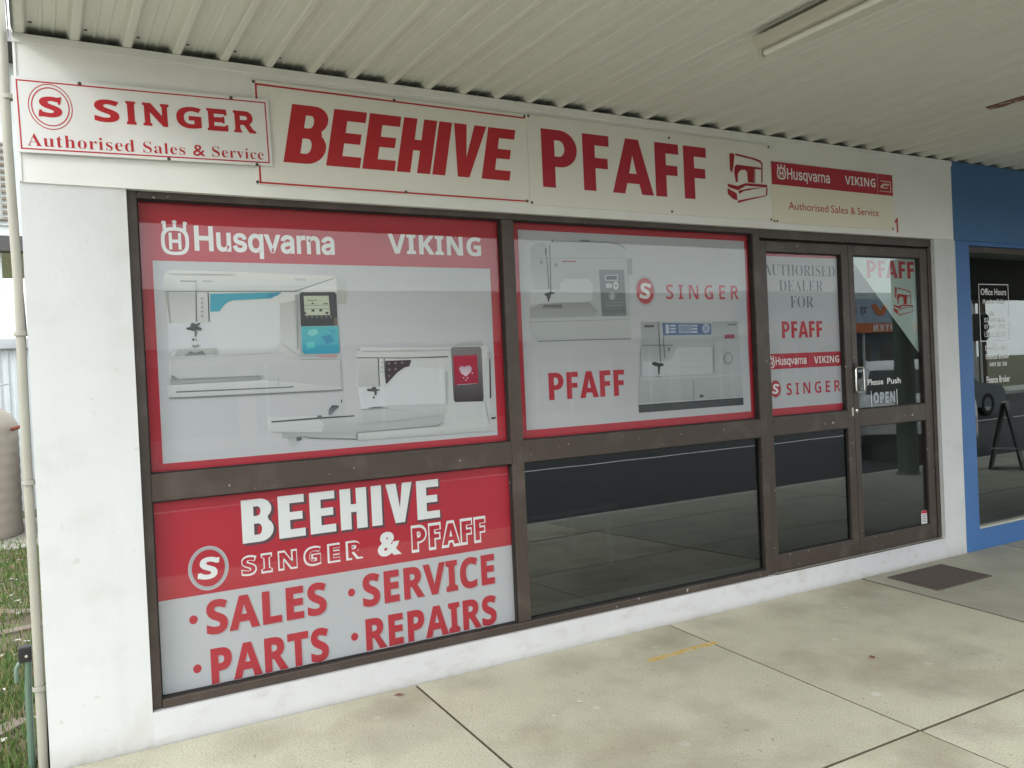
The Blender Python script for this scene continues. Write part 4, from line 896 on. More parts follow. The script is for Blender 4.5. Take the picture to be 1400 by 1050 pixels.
# 2 BEEHIVE board
s2 = board('sign_board', 'cream sign with big slanted red BEEHIVE lettering over the left window', .928, 2.398, 2.480, 2.962, -.014, 'board')
def W2(t, text, st, x0, x1, z0, z1, ox, oz, m, **k): return word(t, text, st, x0-ox, x1-ox, z0-oz, z1-oz, -.0041, m, **k)
border(s2, M['red_v'], .013, 1.460, .004, .467, .0085, -.0036, 'LTB')
W2(s2, 'BEEHIVE', 'H', 1.056, 2.324, 2.592, 2.870, .928, 2.480, M['red_v'], shear=.16, track=.035)
screws(s2, [(.008, .473), (.70, .470), (1.458, .473), (.004, -.002+.012), (.74, .012), (1.452, .010)])
# 3 PFAFF board
s3 = board('sign_board', 'cream sign with red PFAFF lettering and small red sewing machine drawing', 2.3995, 4.251, 2.472, 2.968, -.014, 'board')
W2(s3, 'PFAFF', 'H', 2.486, 3.690, 2.575, 2.898, 2.3995, 2.472, M['red_d'], track=.10)
pa = picture(s3, 'sign_machine', -.0041); pa.location = (-2.3995, 0, -2.472)
screws(s3, [(.012, .485), (1.0, .462), (1.838, .484), (.010, .012), (1.0, .016), (1.838, .010)])
# 4 banded board
s4 = board('sign_board', 'small cream sign with red top band and fine red lettering above the doors', 4.2535, 5.484, 2.464, 2.866, -.014, 'boardc')
flat(s4, 'colour_band', M['red_d'], rect(.002, 1.2285, .251, .4005), -.0036)
crown_logo(s4, .052, .134, .288, .388, -.0041, M['twhite'], None)
word(s4, 'Husqvarna', 'I', .145, .560, .296, .366, -.0041, M['twhite'], offset=.012)
word(s4, 'VIKING', 'S', .716, 1.038, .300, .360, -.0041, M['twhite'], offset=.0, track=.012)
MB().box(1.060, 1.063, -.0040, -.0037, .252, .400).build('border_line', M['edge'], s4)
bm_ = picture(s4, 'badge_machine', -.0043); bm_.location = (-4.2535, 0, -2.464)
for (tx, a0, a1) in (('Authorised', .147, .533), ('Sales', .560, .734), ('&', .762, .808), ('Service', .835, 1.062)):
    word(s4, tx, 'G', a0, a1, .094, .144, -.0041, M['red_v'], offset=.0)
screws(s4, [(.012, .010), (.038, .010), (.012, .39), (1.216, .39), (1.214, .012)])
# street number, painted on the fascia
n1 = thing('street_number', 'small red number 1 on the fascia right of the signs', 'number', (5.49, -.0095, 2.452))
word(n1, '1', 'S', .008, .046, 0, .106, -.0012, M['red_v'], offset=.0)

# ================================================================== window films (behind the glass)
PY = .078
def film(label, x0, x1, z0, z1, m='vwhite', cat='window film'):
    t = thing('window_film', label, cat, (0, 0, 0))
    MB().box(x0, x1, PY, PY+.002, z0, z1).build('backing', M[m], t)
    return t
def FW(t, text, st, x0, x1, z0, z1, m, d=.0008, **k): return word(t, text, st, x0, x1, z0, z1, PY-d, m, **k)

# A upper left
fa = film('large red bordered film with two white sewing machines, upper left window', .420, 2.236, 1.183, 2.391, 'vred')
flat(fa, 'white_field', M['vwhite'], rect(.476, 2.180, 1.220, 2.128), PY-.0005)
crown_logo(fa, .515, .634, 2.155, 2.312, PY-.0009, M['twhite'], None)
FW(fa, 'Husqvarna', 'I', .657, 1.314, 2.182, 2.288, M['twhite'], offset=.022)
FW(fa, 'VIKING', 'S', 1.595, 2.131, 2.196, 2.293, M['twhite'], offset=.008, track=.02)
picture(fa, 'large_machine', PY-.0009, tone=.83); 
picture(fa, 'small_machine', PY-.0009, tone=.83)
# B lower left
fb_ = film('red over white film listing sales, service, parts and repairs, lower left window', .420, 2.236, .191, 1.058, 'vwhite')
flat(fb_, 'red_field', M['vred'], rect(.4205, 2.2355, .609, 1.0575), PY-.0005)
FW(fb_, 'BEEHIVE', 'H', .811, 1.823, .806, 1.009, M['vshadow'], d=.0008, offset=.018, track=.095)
FW(fb_, 'BEEHIVE', 'H', .804, 1.814, .815, 1.017, M['twhite'], d=.0012, offset=.0, track=.095)
FW(fb_, 'SINGER', 'S', .792, 1.385, .668, .752, M['twhite'], d=.0008, offset=.030, track=.12)
FW(fb_, 'SINGER', 'S', .796, 1.381, .672, .748, M['vred'], d=.0012, offset=.0, track=.12)
FW(fb_, '&', 'G', 1.462, 1.590, .662, .772, M['twhite'], d=.0008, offset=.045)
FW(fb_, 'PFAFF', 'H', 1.646, 2.080, .657, .783, M['twhite'], d=.0008, offset=.06, track=.19)
FW(fb_, 'PFAFF', 'H', 1.652, 2.074, .664, .776, M['vred'], d=.0012, offset=.0, track=.19)
roundel(fb_, .647, .726, .086, .098, PY-.0012)
for (tx, x0, x1, z0, z1, bx) in (('SALES', .626, 1.188, .424, .572, .571), ('SERVICE', 1.372, 2.122, .420, .574, 1.315), ('PARTS', .636, 1.188, .197, .350, .577), ('REPAIRS', 1.378, 2.123, .200, .350, 1.320)):
    FW(fb_, tx, 'S', x0+.007, x1+.007, z0-.006, z1-.006, M['vsilver'], d=.0006, offset=.014, track=.022)
    FW(fb_, tx, 'S', x0, x1, z0, z1, M['vred'], d=.0010, offset=.014, track=.022)
    flat(fb_, 'bullet', M['vred'], disc(bx, (z0+z1)/2+.004, .0185, .020, 20), PY-.0010)
# C upper middle
fc = film('red bordered film with grey sewing machines, S emblem and red PFAFF, middle window', 2.3135, 4.1095, 1.183, 2.391, 'vred')
flat(fc, 'white_field', M['vwhite'], rect(2.366, 4.078, 1.232, 2.349), PY-.0005)
picture(fc, 'mechanical_machine', PY-.0009, tone=.83); picture(fc, 'electronic_machine', PY-.0009, tone=.83)
roundel(fc, 3.242, 2.016, .080, .094, PY-.0012)
FW(fc, 'SINGER', 'S', 3.405, 4.012, 1.966, 2.058, M['vred'], offset=-.004, track=.16)
FW(fc, 'PFAFF', 'H', 2.522, 3.055, 1.391, 1.545, M['vred'], track=.12)
# D left door
fd = film('narrow white authorised dealer film on the left door leaf', 4.237, 4.966, 1.186, 2.280, 'vwhite')
flat(fd, 'red_strip', M['vred'], rect(4.2375, 4.9655, 2.258, 2.2795), PY-.0005)
flat(fd, 'red_strip', M['vred'], rect(4.2375, 4.9655, 1.1865, 1.236), PY-.0005)
flat(fd, 'red_band', M['vred'], rect(4.2375, 4.9655, 1.500, 1.603), PY-.0005)
FW(fd, 'AUTHORISED', 'T', 4.250, 4.940, 2.130, 2.206, M['vgrey'], offset=-.009)
FW(fd, 'DEALER', 'T', 4.385, 4.814, 2.024, 2.100, M['vgrey'], offset=-.009)
FW(fd, 'FOR', 'T', 4.485, 4.712, 1.912, 1.992, M['vgrey'], offset=-.009)
FW(fd, 'PFAFF', 'H', 4.393, 4.790, 1.707, 1.820, M['vred'], track=.12)
crown_logo(fd, 4.248, 4.312, 1.508, 1.592, PY-.0009, M['twhite'], None)
FW(fd, 'Husqvarna', 'I', 4.322, 4.618, 1.528, 1.580, M['twhite'], offset=.014)
FW(fd, 'VIKING', 'S', 4.694, 4.950, 1.526, 1.574, M['twhite'], offset=.0, track=.012)
roundel(fd, 4.310, 1.368, .056, .066, PY-.0012)
FW(fd, 'SINGER', 'S', 4.414, 4.950, 1.320, 1.400, M['vred'], offset=-.004, track=.16)
# E pennant on the right door
fe = thing('window_pennant', 'pale triangular pennant film with PFAFF in the corner of the right door', 'window film')
MB().prism([(5.097, 2.280), (5.843, 2.280), (5.843, 1.570)], 'y', PY, PY+.002).build('backing', M['vpale'], fe)
FW(fe, 'PFAFF', 'H', 5.285, 5.825, 2.130, 2.258, M['vred'], track=.12)
picture(fe, 'pennant_machine', PY-.0009)
# F push lettering and open card on the right door
ps = thing('door_lettering', 'white Please Push lettering beside the door handle', 'lettering')
word(ps, 'Please', 'G', 5.222, 5.392, 1.350, 1.392, .0596, M['twhite'], offset=.012)
word(ps, 'Push', 'G', 5.438, 5.590, 1.350, 1.392, .0596, M['twhite'], offset=.012)
op = thing('open_card', 'clear card with outlined OPEN lettering under the push lettering', 'card')
border(op, M['twhite'], 5.252, 5.545, 1.180, 1.312, .006, .0594, 'LRB')
word(op, 'OPEN', 'S', 5.275, 5.520, 1.215, 1.290, .0594, M['vsilver'], offset=.02, track=.05)
word(op, 'OPEN', 'S', 5.279, 5.516, 1.219, 1.286, .0590, M['shopblue'], offset=-.006, track=.06)
# G alarm sticker
st = thing('warning_sticker', 'tiny white sticker with red top low on the right door', 'sticker')
MB().box(5.770, 5.838, .0592, .0597, .272, .372).build('backing', M['twhite'], st)
MB().box(5.771, 5.837, .0587, .0591, .350, .371).build('red_top', M['red_s'], st)
for k in range(5):
    MB().box(5.780, 5.828-.006*(k % 2), .0587, .0591, .284+.013*k, .290+.013*k).build('printed_line', M['vgrey'], st)

# ================================================================== blue neighbour
nb = thing('neighbour_building', 'bright blue painted shop next door with dark window', 'building')
box('pillar', M['blue'], nb, 6.2255, 6.400, -.002, .35, -.4, 2.392)
box('pillar', M['blue'], nb, 9.90, 10.3, -.002, .35, -.4, 2.392)
box('base_wall', M['blue'], nb, 6.4005, 9.8995, -.002, .35, -.4, .160)
box('upper_wall', M['blue'], nb, 6.2255, 10.3, .001, .35, 2.3925, 3.028)
box('fascia_board', M['bluetop'], nb, 6.1985, 10.3, -.012, .0005, 2.424, 3.030, .0015)
box('parapet', M['blue'], nb, 6.2255, 10.3, .16, .35, 3.10, 3.75)
box('side_wall', M['blue'], nb, 10.1, 10.3, .352, 9.0, -.4, 3.3)
box('floor', M['carpet'], nb, 6.24, 10.09, .352, 8.7, .02, .12)
box('ceiling', M['dark'], nb, 6.24, 10.09, .352, 8.7, 2.9, 2.95)
box('inner_wall', M['dark'], nb, 6.24, 10.09, 3.2, 3.3, .12, 2.9)
box('inner_wall', M['dark'], nb, 6.23, 6.30, .352, 3.2, .12, 2.9)
box('inner_wall', M['dark'], nb, 10.0, 10.09, .352, 3.2, .12, 2.9)
nw = thing('neighbour_window', 'dark tinted office window in the blue wall with white hours lettering', 'window')
for (n_, a) in (('jamb', (6.4005, 6.412, .160, 2.391)), ('jamb', (8.2, 8.25, .175, 2.33)), ('jamb', (9.87, 9.8995, .160, 2.391)), ('head', (6.4125, 9.8695, 2.345, 2.391))):
    box(n_, M['frame'], nw, a[0], a[1], .03, .09, a[2], a[3], .002)
box('sill', M['silverframe'], nw, 6.4125, 9.8695, .002, .09, .1605, .176, .002)
box('glass_pane', M['tint'], nw, 6.4125, 8.1995, .050, .055, .1765, 2.3445)
box('glass_pane', M['tint'], nw, 8.2505, 9.8695, .050, .055, .1765, 2.3445)
bl = MB().box(6.42, 8.19, .070, .10, 2.02, 2.344).build('roller_blind', M['dark'], nw)
hs = thing('window_lettering', 'white office hours lettering on the dark window of the blue shop', 'lettering')
border(hs, M['twhite'], 6.590, 7.000, 1.635, 2.098, .006, .0494, 'LTRB')
for (tx, a0, a1, z0, hh_) in (('Office Hours', 6.618, 6.968, 2.010, .050), ('Monday - Friday', 6.640, 6.955, 1.940, .036), ('Ph:', 6.735, 6.790, 1.842, .036), ('07 4041 6522', 6.650, 6.940, 1.790, .034),
                          ('07 4041 6970', 6.650, 6.940, 1.736, .034), ('1300 CREDIT', 6.648, 6.948, 1.670, .042), ('David Gardiner', 6.652, 6.978, 1.560, .040), ('Finance Broker', 6.652, 6.978, 1.492, .040),
                          ('0409 281 508', 6.700, 6.940, 1.432, .032), ('Finance Broker', 6.652, 6.975, 1.300, .052)):
    word(hs, tx, 'G', a0, a1, z0, z0+hh_, .0494, M['twhite'], offset=.012)

# ================================================================== awning over the footpath
aw = thing('awning', 'cream ribbed metal awning over the footpath', 'awning')
PER = .2015
def sheet(n):
    prof = []
    for k in range(n):
        c = PER*k+.004
        prof += [(c-.030, 3.066), (c-.018, 3.034), (c-.011, 3.030), (c+.011, 3.030), (c+.018, 3.034), (c+.030, 3.066)]
        if k < n-1 or True:
            prof += [(c+.068, 3.0672), (c+.073, 3.0625), (c+.081, 3.0625), (c+.086, 3.0672), (c+.115, 3.0672), (c+.120, 3.0625), (c+.128, 3.0625), (c+.133, 3.0672)]
    # overlap lip under the next sheet
    c = PER*n+.004
    prof += [(c-.031, 3.0665), (c-.022, 3.040)]
    b = MB(); m = len(prof)
    ys = [.098, -1.2, -2.4, -3.72]; vs = []
    for t in (0, .0016):
        for yy in ys: vs += [(a, yy, z_+t+.004*math.sin(yy*1.3)) for a, z_ in prof]
    fs = []; q = len(ys)
    for j in range(q-1):
        for i in range(m-1):
            fs.append((j*m+i, j*m+i+1, (j+1)*m+i+1, (j+1)*m+i)); o_ = q*m
            fs.append((o_+j*m+i, o_+(j+1)*m+i, o_+(j+1)*m+i+1, o_+j*m+i+1))
    return b.add(vs, fs).mesh('roof_sheet', M['roof'])
me4 = sheet(4); NS = 30  # run extended unseen past the blue shop to block sky light from the right
for k in range(NS): share('roof_sheet', me4, aw, (PER*4*k, 0, 0.0009*(k % 2)))
box('end_flashing', M['galv'], aw, -.036, -.032, -3.72, .02, 3.02, 3.12)
box('end_flashing', M['galv'], aw, PER*4*NS, PER*4*NS+.004, -3.72, .02, 3.02, 3.12)
box('gap_shade_strip', M['gapshade'], aw, -.02, PER*4*NS, .100, .150, 3.03, 3.12)  # near-black backing paints in the shade between the ribs above the wall
box('edge_fascia', M['batten'], aw, -.036, PER*4*NS+.004, -3.78, -3.722, 3.00, 3.16, .004)
box('gutter', M['galv'], aw, -.036, PER*4*NS+.004, -3.90, -3.782, 3.03, 3.15, .004)
# one screw beside each rib near the wall, and more along a purlin line
k = 0
for i in range(NS*4):
    for yy in (-.055, -2.3):
        if i*PER < 9.0: share('screw', scr, aw, (i*PER+.045, yy, 3.0655), (0, 0, 0))
        
ft = thing('fluorescent_light', 'cream batten light with an unlit tube under the awning', 'light', (2.97, -1.18, 3.031))
MB().prism([(-.055, 0), (.055, 0), (.042, -.045), (-.042, -.045)], 'y', -1.25, 0).build('batten', M['batten'], ft, bevel=.003)
MB().tube([(.0, -.025, -.066), (.0, -1.225, -.066)], .013, 12).build('tube', M['tube'], ft, smooth=True)
for yy in (-.004, -1.246): MB().box(-.014, .014, yy-.012, yy+.012, -.086, -.044).build('lamp_holder', M['batten'], ft, bevel=.002)
rp = thing('rust_patch', 'flaking rusty red patch on the underside of the awning', 'rust patch', (5.10, -1.20, 3.0300))
MB().prism([(-.060, 0), (.02, .008), (.066, .03), (.055, .12), (.07, .19), (.05, .255), (-.02, .24), (-.066, .22), (-.05, .13), (-.07, .06)], 'z', -.0015, 0).build('patch', M['rust'], rp, bevel=.0006)

def post(x, y, label):
    t = thing('awning_post', label, 'post', (x, y, gz(y)-.01))
    MB().lathe([(0, 0), (.17, 0), (.17, .03), (.14, .05), (.135, 2.93-gz(y))], (0, 0, 0), 24).build('shaft', M['post'], t, smooth=True)
    MB().lathe([(.20, 0), (.20, .018), (.14, .02)], (0, 0, 0), 24).build('base_plate', M['galv'], t)
post(10.80, -3.62, 'dark green round awning post by the kerb, mirrored in the right door')
post(-2.4, -3.62, 'dark green round awning post left of the camera')
MB_ = MB().box(-2.6, -.05, -3.72, -3.55, 2.95, 3.02)
MB_.build('edge_beam', M['post'], aw)
be = thing('awning_beam', 'deep dark beam under the awning edge beside the blue shop', 'beam')
box('beam', M['roofred'], be, 11.2, 24.0, -3.775, -3.66, 2.36, 2.998, .004)

# ================================================================== ground
gd = MB().add([(-400, -400, -.42), (400, -400, -.42), (400, 400, -.42), (-400, 400, -.42)], [(0, 1, 2, 3)]).build('ground', M['dirt']); tag(gd, kind='structure')
rd = MB().box(-120, 200, -17.0, -4.385, -.50, -.300).build('road', M['asphalt']); tag(rd, kind='structure')
fp = bpy.data.objects.new('footpath', None); COL.objects.link(fp); tag(fp, kind='structure')
TH = math.atan(SLOPE)
bed = MB().add([(-12, -.004, -.009), (26, -.004, -.009), (26, -4.02, -.009+SLOPE*-4.02), (-12, -4.02, -.009+SLOPE*-4.02)], [(0, 3, 2, 1)]).build('joint_bed', M['joint'], fp)
xs = [-11.55, -9.9, -8.25, -6.6, -4.95, -3.30, -1.65, -.03, 1.603, 3.245, 4.985, 6.70, 8.40, 10.10, 11.8, 13.5, 15.2, 16.9, 18.6, 20.3]
rows = [(-.008, -1.655), (-1.667, -3.10), (-3.116, -4.03)]
for i in range(len(xs)-1):
    for (ya, yb) in rows:
        w = xs[i+1]-xs[i]-.012
        sb = MB().box(0, w, -(ya-yb), 0, -.08, 0); sb.m = [1, 0, 1, 1, 1, 1]
        o = sb.build('concrete_slab', [M['concrete_shade_dirt' if xs[i] > 4.9 else 'concrete'], M['joint']], fp, bevel=0, loc=(xs[i], ya, SLOPE*ya+random.uniform(-.0015, .0015)), rot=(TH+random.uniform(-.0006, .0006), 0, 0))
kb = bpy.data.objects.new('kerb', None); COL.objects.link(kb); tag(kb, kind='structure')
kz = SLOPE*-4.04
kme = MB().prism([(-4.040, kz-.25), (-4.040, kz-.002), (-4.19, kz-.006), (-4.215, kz-.03), (-4.235, kz-.135), (-4.235, -.298), (-4.383, -.296), (-4.383, -.45), (-4.1, -.45)], 'x', 0, 2.38).mesh('kerb_stone', M['kerb'])
for i in range(14): share('kerb_stone', kme, kb, (-12+2.392*i, 0, 0))
def road_line(n_, x0, x1, y0, y1, m='line', parent=None, z=-.296):
    o = MB().box(x0, x1, y0, y1, z-.003, z).build(n_, M[m]); tag(o, kind='structure'); return o
road_line('road_marking', -60, 90, -9.62, -9.50)
ofp = MB().box(-60, 120, -20.0, -17.02, -.5, -.16).build('far_footpath', M['kerb']); tag(ofp, kind='structure')

# door mat, yellow mark, litter
dm = MB().box(-.303, .303, -.192, .192, -.002, .006).build('door_mat', M['mat'], loc=(5.440, -.292, gz(-.292)+.003), rot=(TH, 0, 0), bevel=.003)
tag(dm, 'flat dark brown mat on the footpath before the doors', 'mat')
ym = MB()
random.seed(3); L_, R2 = [], []
for i in range(13):
    t = i/12; L_.append((-.245+.49*t, .022*(1-.2*t)+random.uniform(-.008, .006))); R2.append((-.245+.49*t, -.022+random.uniform(-.006, .008)))
yo = MB().prism(L_[::-1]+R2, 'z', 0, .0012).build('paint_mark', M['yellow'], loc=(3.02, -.392, gz(-.392)+.002), rot=(TH, 0, .02)); tag(yo, 'worn yellow paint dash on the footpath', 'paint mark')
def scrap(n_, x, y, m, s, label, cat, seed_):
    random.seed(seed_); b = MB(); pts = [(s*(1+random.uniform(-.35, .3))*math.cos(a*math.pi/4)*(.9), s*.55*(1+random.uniform(-.3, .3))*math.sin(a*math.pi/4)) for a in range(8)]
    n = 8; vs = [(a, c, .004+.25*s*abs(math.sin(i*1.3))) for i, (a, c) in enumerate(pts)]+[(0, 0, .004+.1*s)]
    b.add(vs, [(i, (i+1) % 8, 8) for i in range(8)])
    o = b.build(n_, M[m], loc=(x, y, gz(y)+.002), rot=(TH, 0, random.uniform(0, 3))); sd_ = o.modifiers.new('thickness', 'SOLIDIFY'); sd_.thickness = .001
    tag(o, label, cat)
scrap('dead_leaf', 3.778, -1.015, 'leafred', .026, 'reddish dead leaf alone on the middle of the right slab', 'leaf', 1)
scrap('dead_leaf', 1.478, -.085, 'leafred', .022, 'small reddish leaf at the foot of the white sill', 'leaf', 2)
scrap('paper_scrap', 2.168, -.632, 'paper', .020, 'pale scrap on the footpath below the dark window', 'scrap', 3)
scrap('paper_scrap', 1.990, -.691, 'paper', .011, 'tiny pale scrap left of a larger one on the slab', 'scrap', 4)
scrap('paper_scrap', 4.348, -.392, 'paper', .014, 'small white scrap on the slab toward the doors', 'scrap', 5)
scrap('paper_scrap', 2.72, -.10, 'paper', .012, 'tiny white scrap against the sill near the joint', 'scrap', 6)

# ================================================================== left of the corner: pipe, tap, yard
pp = thing('downpipe', 'slim cream pipe running up the shop corner', 'pipe', (-.047, .075, 0))
MB().tube([(0, 0, -.2), (.001, 0, .6), (-.002, 0, 1.3), (.001, 0, 2.0), (-.006, 0, 2.35), (-.010, 0, 2.6), (-.010, 0, 3.0), (-.012, 0, 3.2)], .0185, 14).build('pipe_run', M['pipe'], pp, smooth=True)
for zz in (.32, 1.18, 1.80, 2.78): MB().lathe([(.024, 0), (.026, .002), (.026, .018), (.024, .020)], (0, 0, zz), 16).build('clip', M['pipe'], pp)
cdt = thing('conduit', 'thin pale conduit left of the corner pipe near the awning', 'pipe', (-.100, .16, 0))
MB().tube([(0, 0, 2.3), (-.004, 0, 2.6), (.0, 0, 2.9), (0, 0, 3.5)], .011, 10).build('conduit_run', M['house'], cdt, smooth=True)
tp = thing('garden_tap', 'black tap fitting on a green riser beside the corner pipe', 'tap', (-.088, .12, 0))
MB().tube([(0, 0, -.1), (0, 0, .30), (.005, 0, .44)], .014, 10).build('riser', M['green_p'], tp, smooth=True)
MB().box(-.030, .020, -.022, .022, .44, .505).build('valve_body', M['black'], tp, bevel=.006)
MB().tube([(.0, -.03, .474), (.0, -.055, .474)], .006, 8).build('spindle', M['chrome'], tp)
MB().tube([(-.018, 0, .45), (-.038, -.01, .42), (-.040, -.01, .36)], .009, 8).build('spout', M['green_p'], tp, smooth=True)

yd = MB().box(-30, -.03, .02, 30, -.41, -.015).build('yard_ground', M['dirt']); tag(yd, kind='structure')
random.seed(11)
def grass(m, n, seed_):
    random.seed(seed_); b = MB()
    for _ in range(n):
        y0 = .1+6.5*random.random()**1.3; x0 = -.05-random.random()*(.6+.25*y0)
        if 2.1 < y0 < 2.9 and random.random() < .75: continue
        if y0 < .9 and random.random() < .5: continue
        h = random.uniform(.02, .085); a = random.uniform(0, 6.28); w = .004; dx, dy = math.cos(a)*w, math.sin(a)*w
        lx, ly = random.uniform(-.03, .03), random.uniform(-.03, .03)
        b.add([(x0-dx, y0-dy, -.015), (x0+dx, y0+dy, -.015), (x0+lx*.5+dx*.6, y0+ly*.5, h*.6-.015), (x0+lx, y0+ly, h-.015)], [(0, 1, 2), (0, 2, 3)])
    return b
grass(M['grass'], 15000, 5).build('grass', M['grass']); tag(bpy.data.objects['grass'], 'short green grass growing in the side yard', 'grass', kind='stuff')
g2 = grass(M['grassdry'], 3500, 9).build('dry_grass', M['grassdry']); tag(g2, 'dry straw coloured grass in the side yard', 'dry grass', kind='stuff')
for (x, y, ln_, rz, lab) in ((-.35, 2.5, .8, .35, 'grey weathered plank lying across the yard grass'), (-.28, 3.15, .45, -.5, 'short broken plank on the grass nearer the tank'), (-.22, .62, .30, .9, 'grey timber offcut on bare dirt by the pipe')):
    o = MB().box(-ln_/2, ln_/2, -.045, .045, 0, .022).build('timber_plank', M['timber'], loc=(x, y, -.012), rot=(.05, .03, rz), bevel=.003); tag(o, lab, 'plank')
random.seed(21)
b = MB()
for _ in range(260):
    x, y = -.06-random.random()*1.0, random.uniform(.15, 6.2); s = random.uniform(.008, .03); a = random.uniform(0, 3)
    c, d = math.cos(a)*s, math.sin(a)*s
    b.add([(x-c, y-d, .0), (x+d*.6, y-c*.6, .006), (x+c, y+d, .004), (x-d*.6, y+c*.6, .008)], [(0, 1, 2, 3)])
o = b.build('leaf_litter', M['paper']); o.data.materials.append(M['leafred']); o.data.materials.append(M['timber'])
for i, pl in enumerate(o.data.polygons): pl.material_index = i % 3
tag(o, 'scattered pale litter and leaves over the yard', 'litter', kind='stuff')

tk = thing('water_tank', 'beige plastic rainwater tank in the side yard', 'tank', (-1.16, 7.25, -.01))
prof = [(0, 0), (.94, 0), (.96, .03)]
for k in range(9): prof += [(.96, .10+k*.125), (.955, .13+k*.125), (.955, .16+k*.125), (.96, .19+k*.125)]
prof += [(.955, 1.25), (.90, 1.36), (.74, 1.47), (.30, 1.54), (0, 1.55)]
MB().lathe(prof, (0, 0, 0), 48).build('shell', M['tank'], tk, smooth=True)
MB().lathe([(.20, 1.53), (.20, 1.60), (.17, 1.62), (0, 1.63)], (0, 0, 0), 24).build('lid', M['black'], tk)
MB().tube([(.9, -.4, 1.20), (1.02, -.5, 1.24), (1.05, -.52, 1.16)], .022, 8).build('inlet_elbow', M['leafred'], tk)
MB().tube([(-.5, -.86, 1.66), (-.1, -.95, 1.56), (.3, -.92, 1.60), (.9, -.7, 1.70)], .010, 6).build('hose', M['galv'], tk, smooth=True)
bp_ = MB().box(-2.6, -.05, 6.1, 8.4, -.02, .0).build('tank_slab', M['kerb']); tag(bp_, 'low concrete slab under the water tank', 'slab')
sh = thing('metal_shed', 'pale ribbed metal shed behind the tank', 'shed', (0, 9.4, 0))
pr = []
for i in range(60): pr += [(-6+i*.1, 0), (-6+i*.1+.03, 0), (-6+i*.1+.042, -.018), (-6+i*.1+.078, -.018)]
pr2 = pr+[(0.0, 0), (0.0, .1), (-6, .1)]
b = MB(); b.prism(pr2, 'z', -.02, 2.20); b.build('ribbed_wall', M['fence'], sh)
MB().box(-6.1, .15, -.12, .02, 2.20, 2.34).build('gutter', M['galv'], sh, bevel=.01)
MB().add([(-6.1, -.1, 2.35), (.15, -.1, 2.35), (.15, 3.5, 3.25), (-6.1, 3.5, 3.25), (-6.1, -.1, 2.32), (.15, -.1, 2.32), (.15, 3.5, 3.22), (-6.1, 3.5, 3.22)], [(0, 1, 2, 3), (4, 7, 6, 5), (0, 4, 5, 1), (1, 5, 6, 2), (2, 6, 7, 3), (3, 7, 4, 0)]).build('roof', M['house'], sh)
hs2 = thing('highset_house', 'highset pale house with brown louvres beyond the shed', 'house', (-4.0, 15.5, 0))
box('wall', M['house'], hs2, -3, 3.9, 0, 7, 4.75, 8.2)
for sx in (-2.7, 0, 3.3): box('stump', M['house'], hs2, sx, sx+.2, .3, .5, -.1, 4.75)
box('floor_beam', M['roofred'], hs2, -3, 3.9, -.05, .3, 4.45, 4.748)
wl = box('window_frame', M['house'], hs2, 2.35, 3.75, -.06, -.001, 4.95, 6.72)
for k in range(12):
    o = MB().box(2.42, 3.70, -.07, .05, -.007, .007).build('louvre_slat', M['louvre'], hs2, loc=(0, -.09, 5.08+k*.135), rot=(.6, 0, 0))
MB().prism([(-1.2, 8.2), (8.2, 8.2), (3.5, 10.2)], 'x', -3.6, 4.2).build('roof', M['roofred'], hs2)
br = thing('roof_brace', 'dark slanting eave brace against the sky beside the corner pipe', 'brace', (0, 0, 0))
MB().tube([(-.14, 6.0, 4.2), (-.115, 5.9, 3.1), (-.09, 5.8, 2.2)], .035, 6).build('brace', M['roofred'], br)

# ================================================================== across the street (seen only mirrored in the glass)
def far_shop(name, label, x0, x1, hgt, m, mf, ztop, zbot):
    t = thing(name, label, 'building', (x0, -20.0, -.16)); w = x1-x0
    box('wall', M[m], t, 0, w, -8, -.001, 0, hgt)
    box('fascia', M[mf], t, 0, w, 2.6, 2.75, zbot+.16, ztop+.16)
    box('awning_roof', M['galv'], t, 0, w, 0, 2.6, ztop+.05, ztop+.12)
    n = max(2, int(w/3))
    for i in range(n):
        a = w*i/n+.25; bx = MB().box(a, a+w/n-.5, 0, .05, .35, 2.3).build('window', M['fardark'], t)
        MB().box(a-.05, a, 0, .08, .3, 2.35).build('window_frame', M['house'], bx)
    for i in range(n+1): MB().tube([(min(w-.1, max(.1, w*i/n)), 2.5, 0), (min(w-.1, max(.1, w*i/n)), 2.5, zbot+.16)], .05, 8).build('awning_post', M['house'], t)
    return t
f1 = far_shop('far_shop', 'grey blue shop across the road with orange fascia, mirrored in the door', 24, 35.5, 4.25, 'shopblue', 'orange', 2.86, 2.50)
word(f1, 'UTER', 'S', 4.02, 5.45, 2.72, 2.95, 2.76, M['twhite'], flip=True, offset=.01, track=.05)
word(f1, 'TJ M', 'G', 6.3, 7.45, 3.62, 3.88, .004, M['fardark'], flip=True, offset=.01)
MB().prism([(7.6, 4.0), (7.9, 4.02), (8.2, 3.72), (8.5, 4.02), (8.8, 4.0), (8.42, 3.52), (7.98, 3.52)], 'y', .0, .02).build('emblem', M['orange'], f1)
box('parapet_roof', M['house'], f1, 0, 11.5, -7.9, -.3, 4.26, 4.55)
far_shop('far_shop', 'long cream shop across the road behind the camera', 2, 23.5, 4.4, 'shopcream', 'batten', 2.9, 2.5)
far_shop('far_shop', 'cream shop far right across the road with brown fascia', 58, 80, 4.0, 'shopcream', 'brownf', 2.9, 2.4)
far_shop('far_shop', 'pale shop across the road beyond the left end', -24, 1.5, 4.0, 'house', 'brownf', 2.9, 2.45)

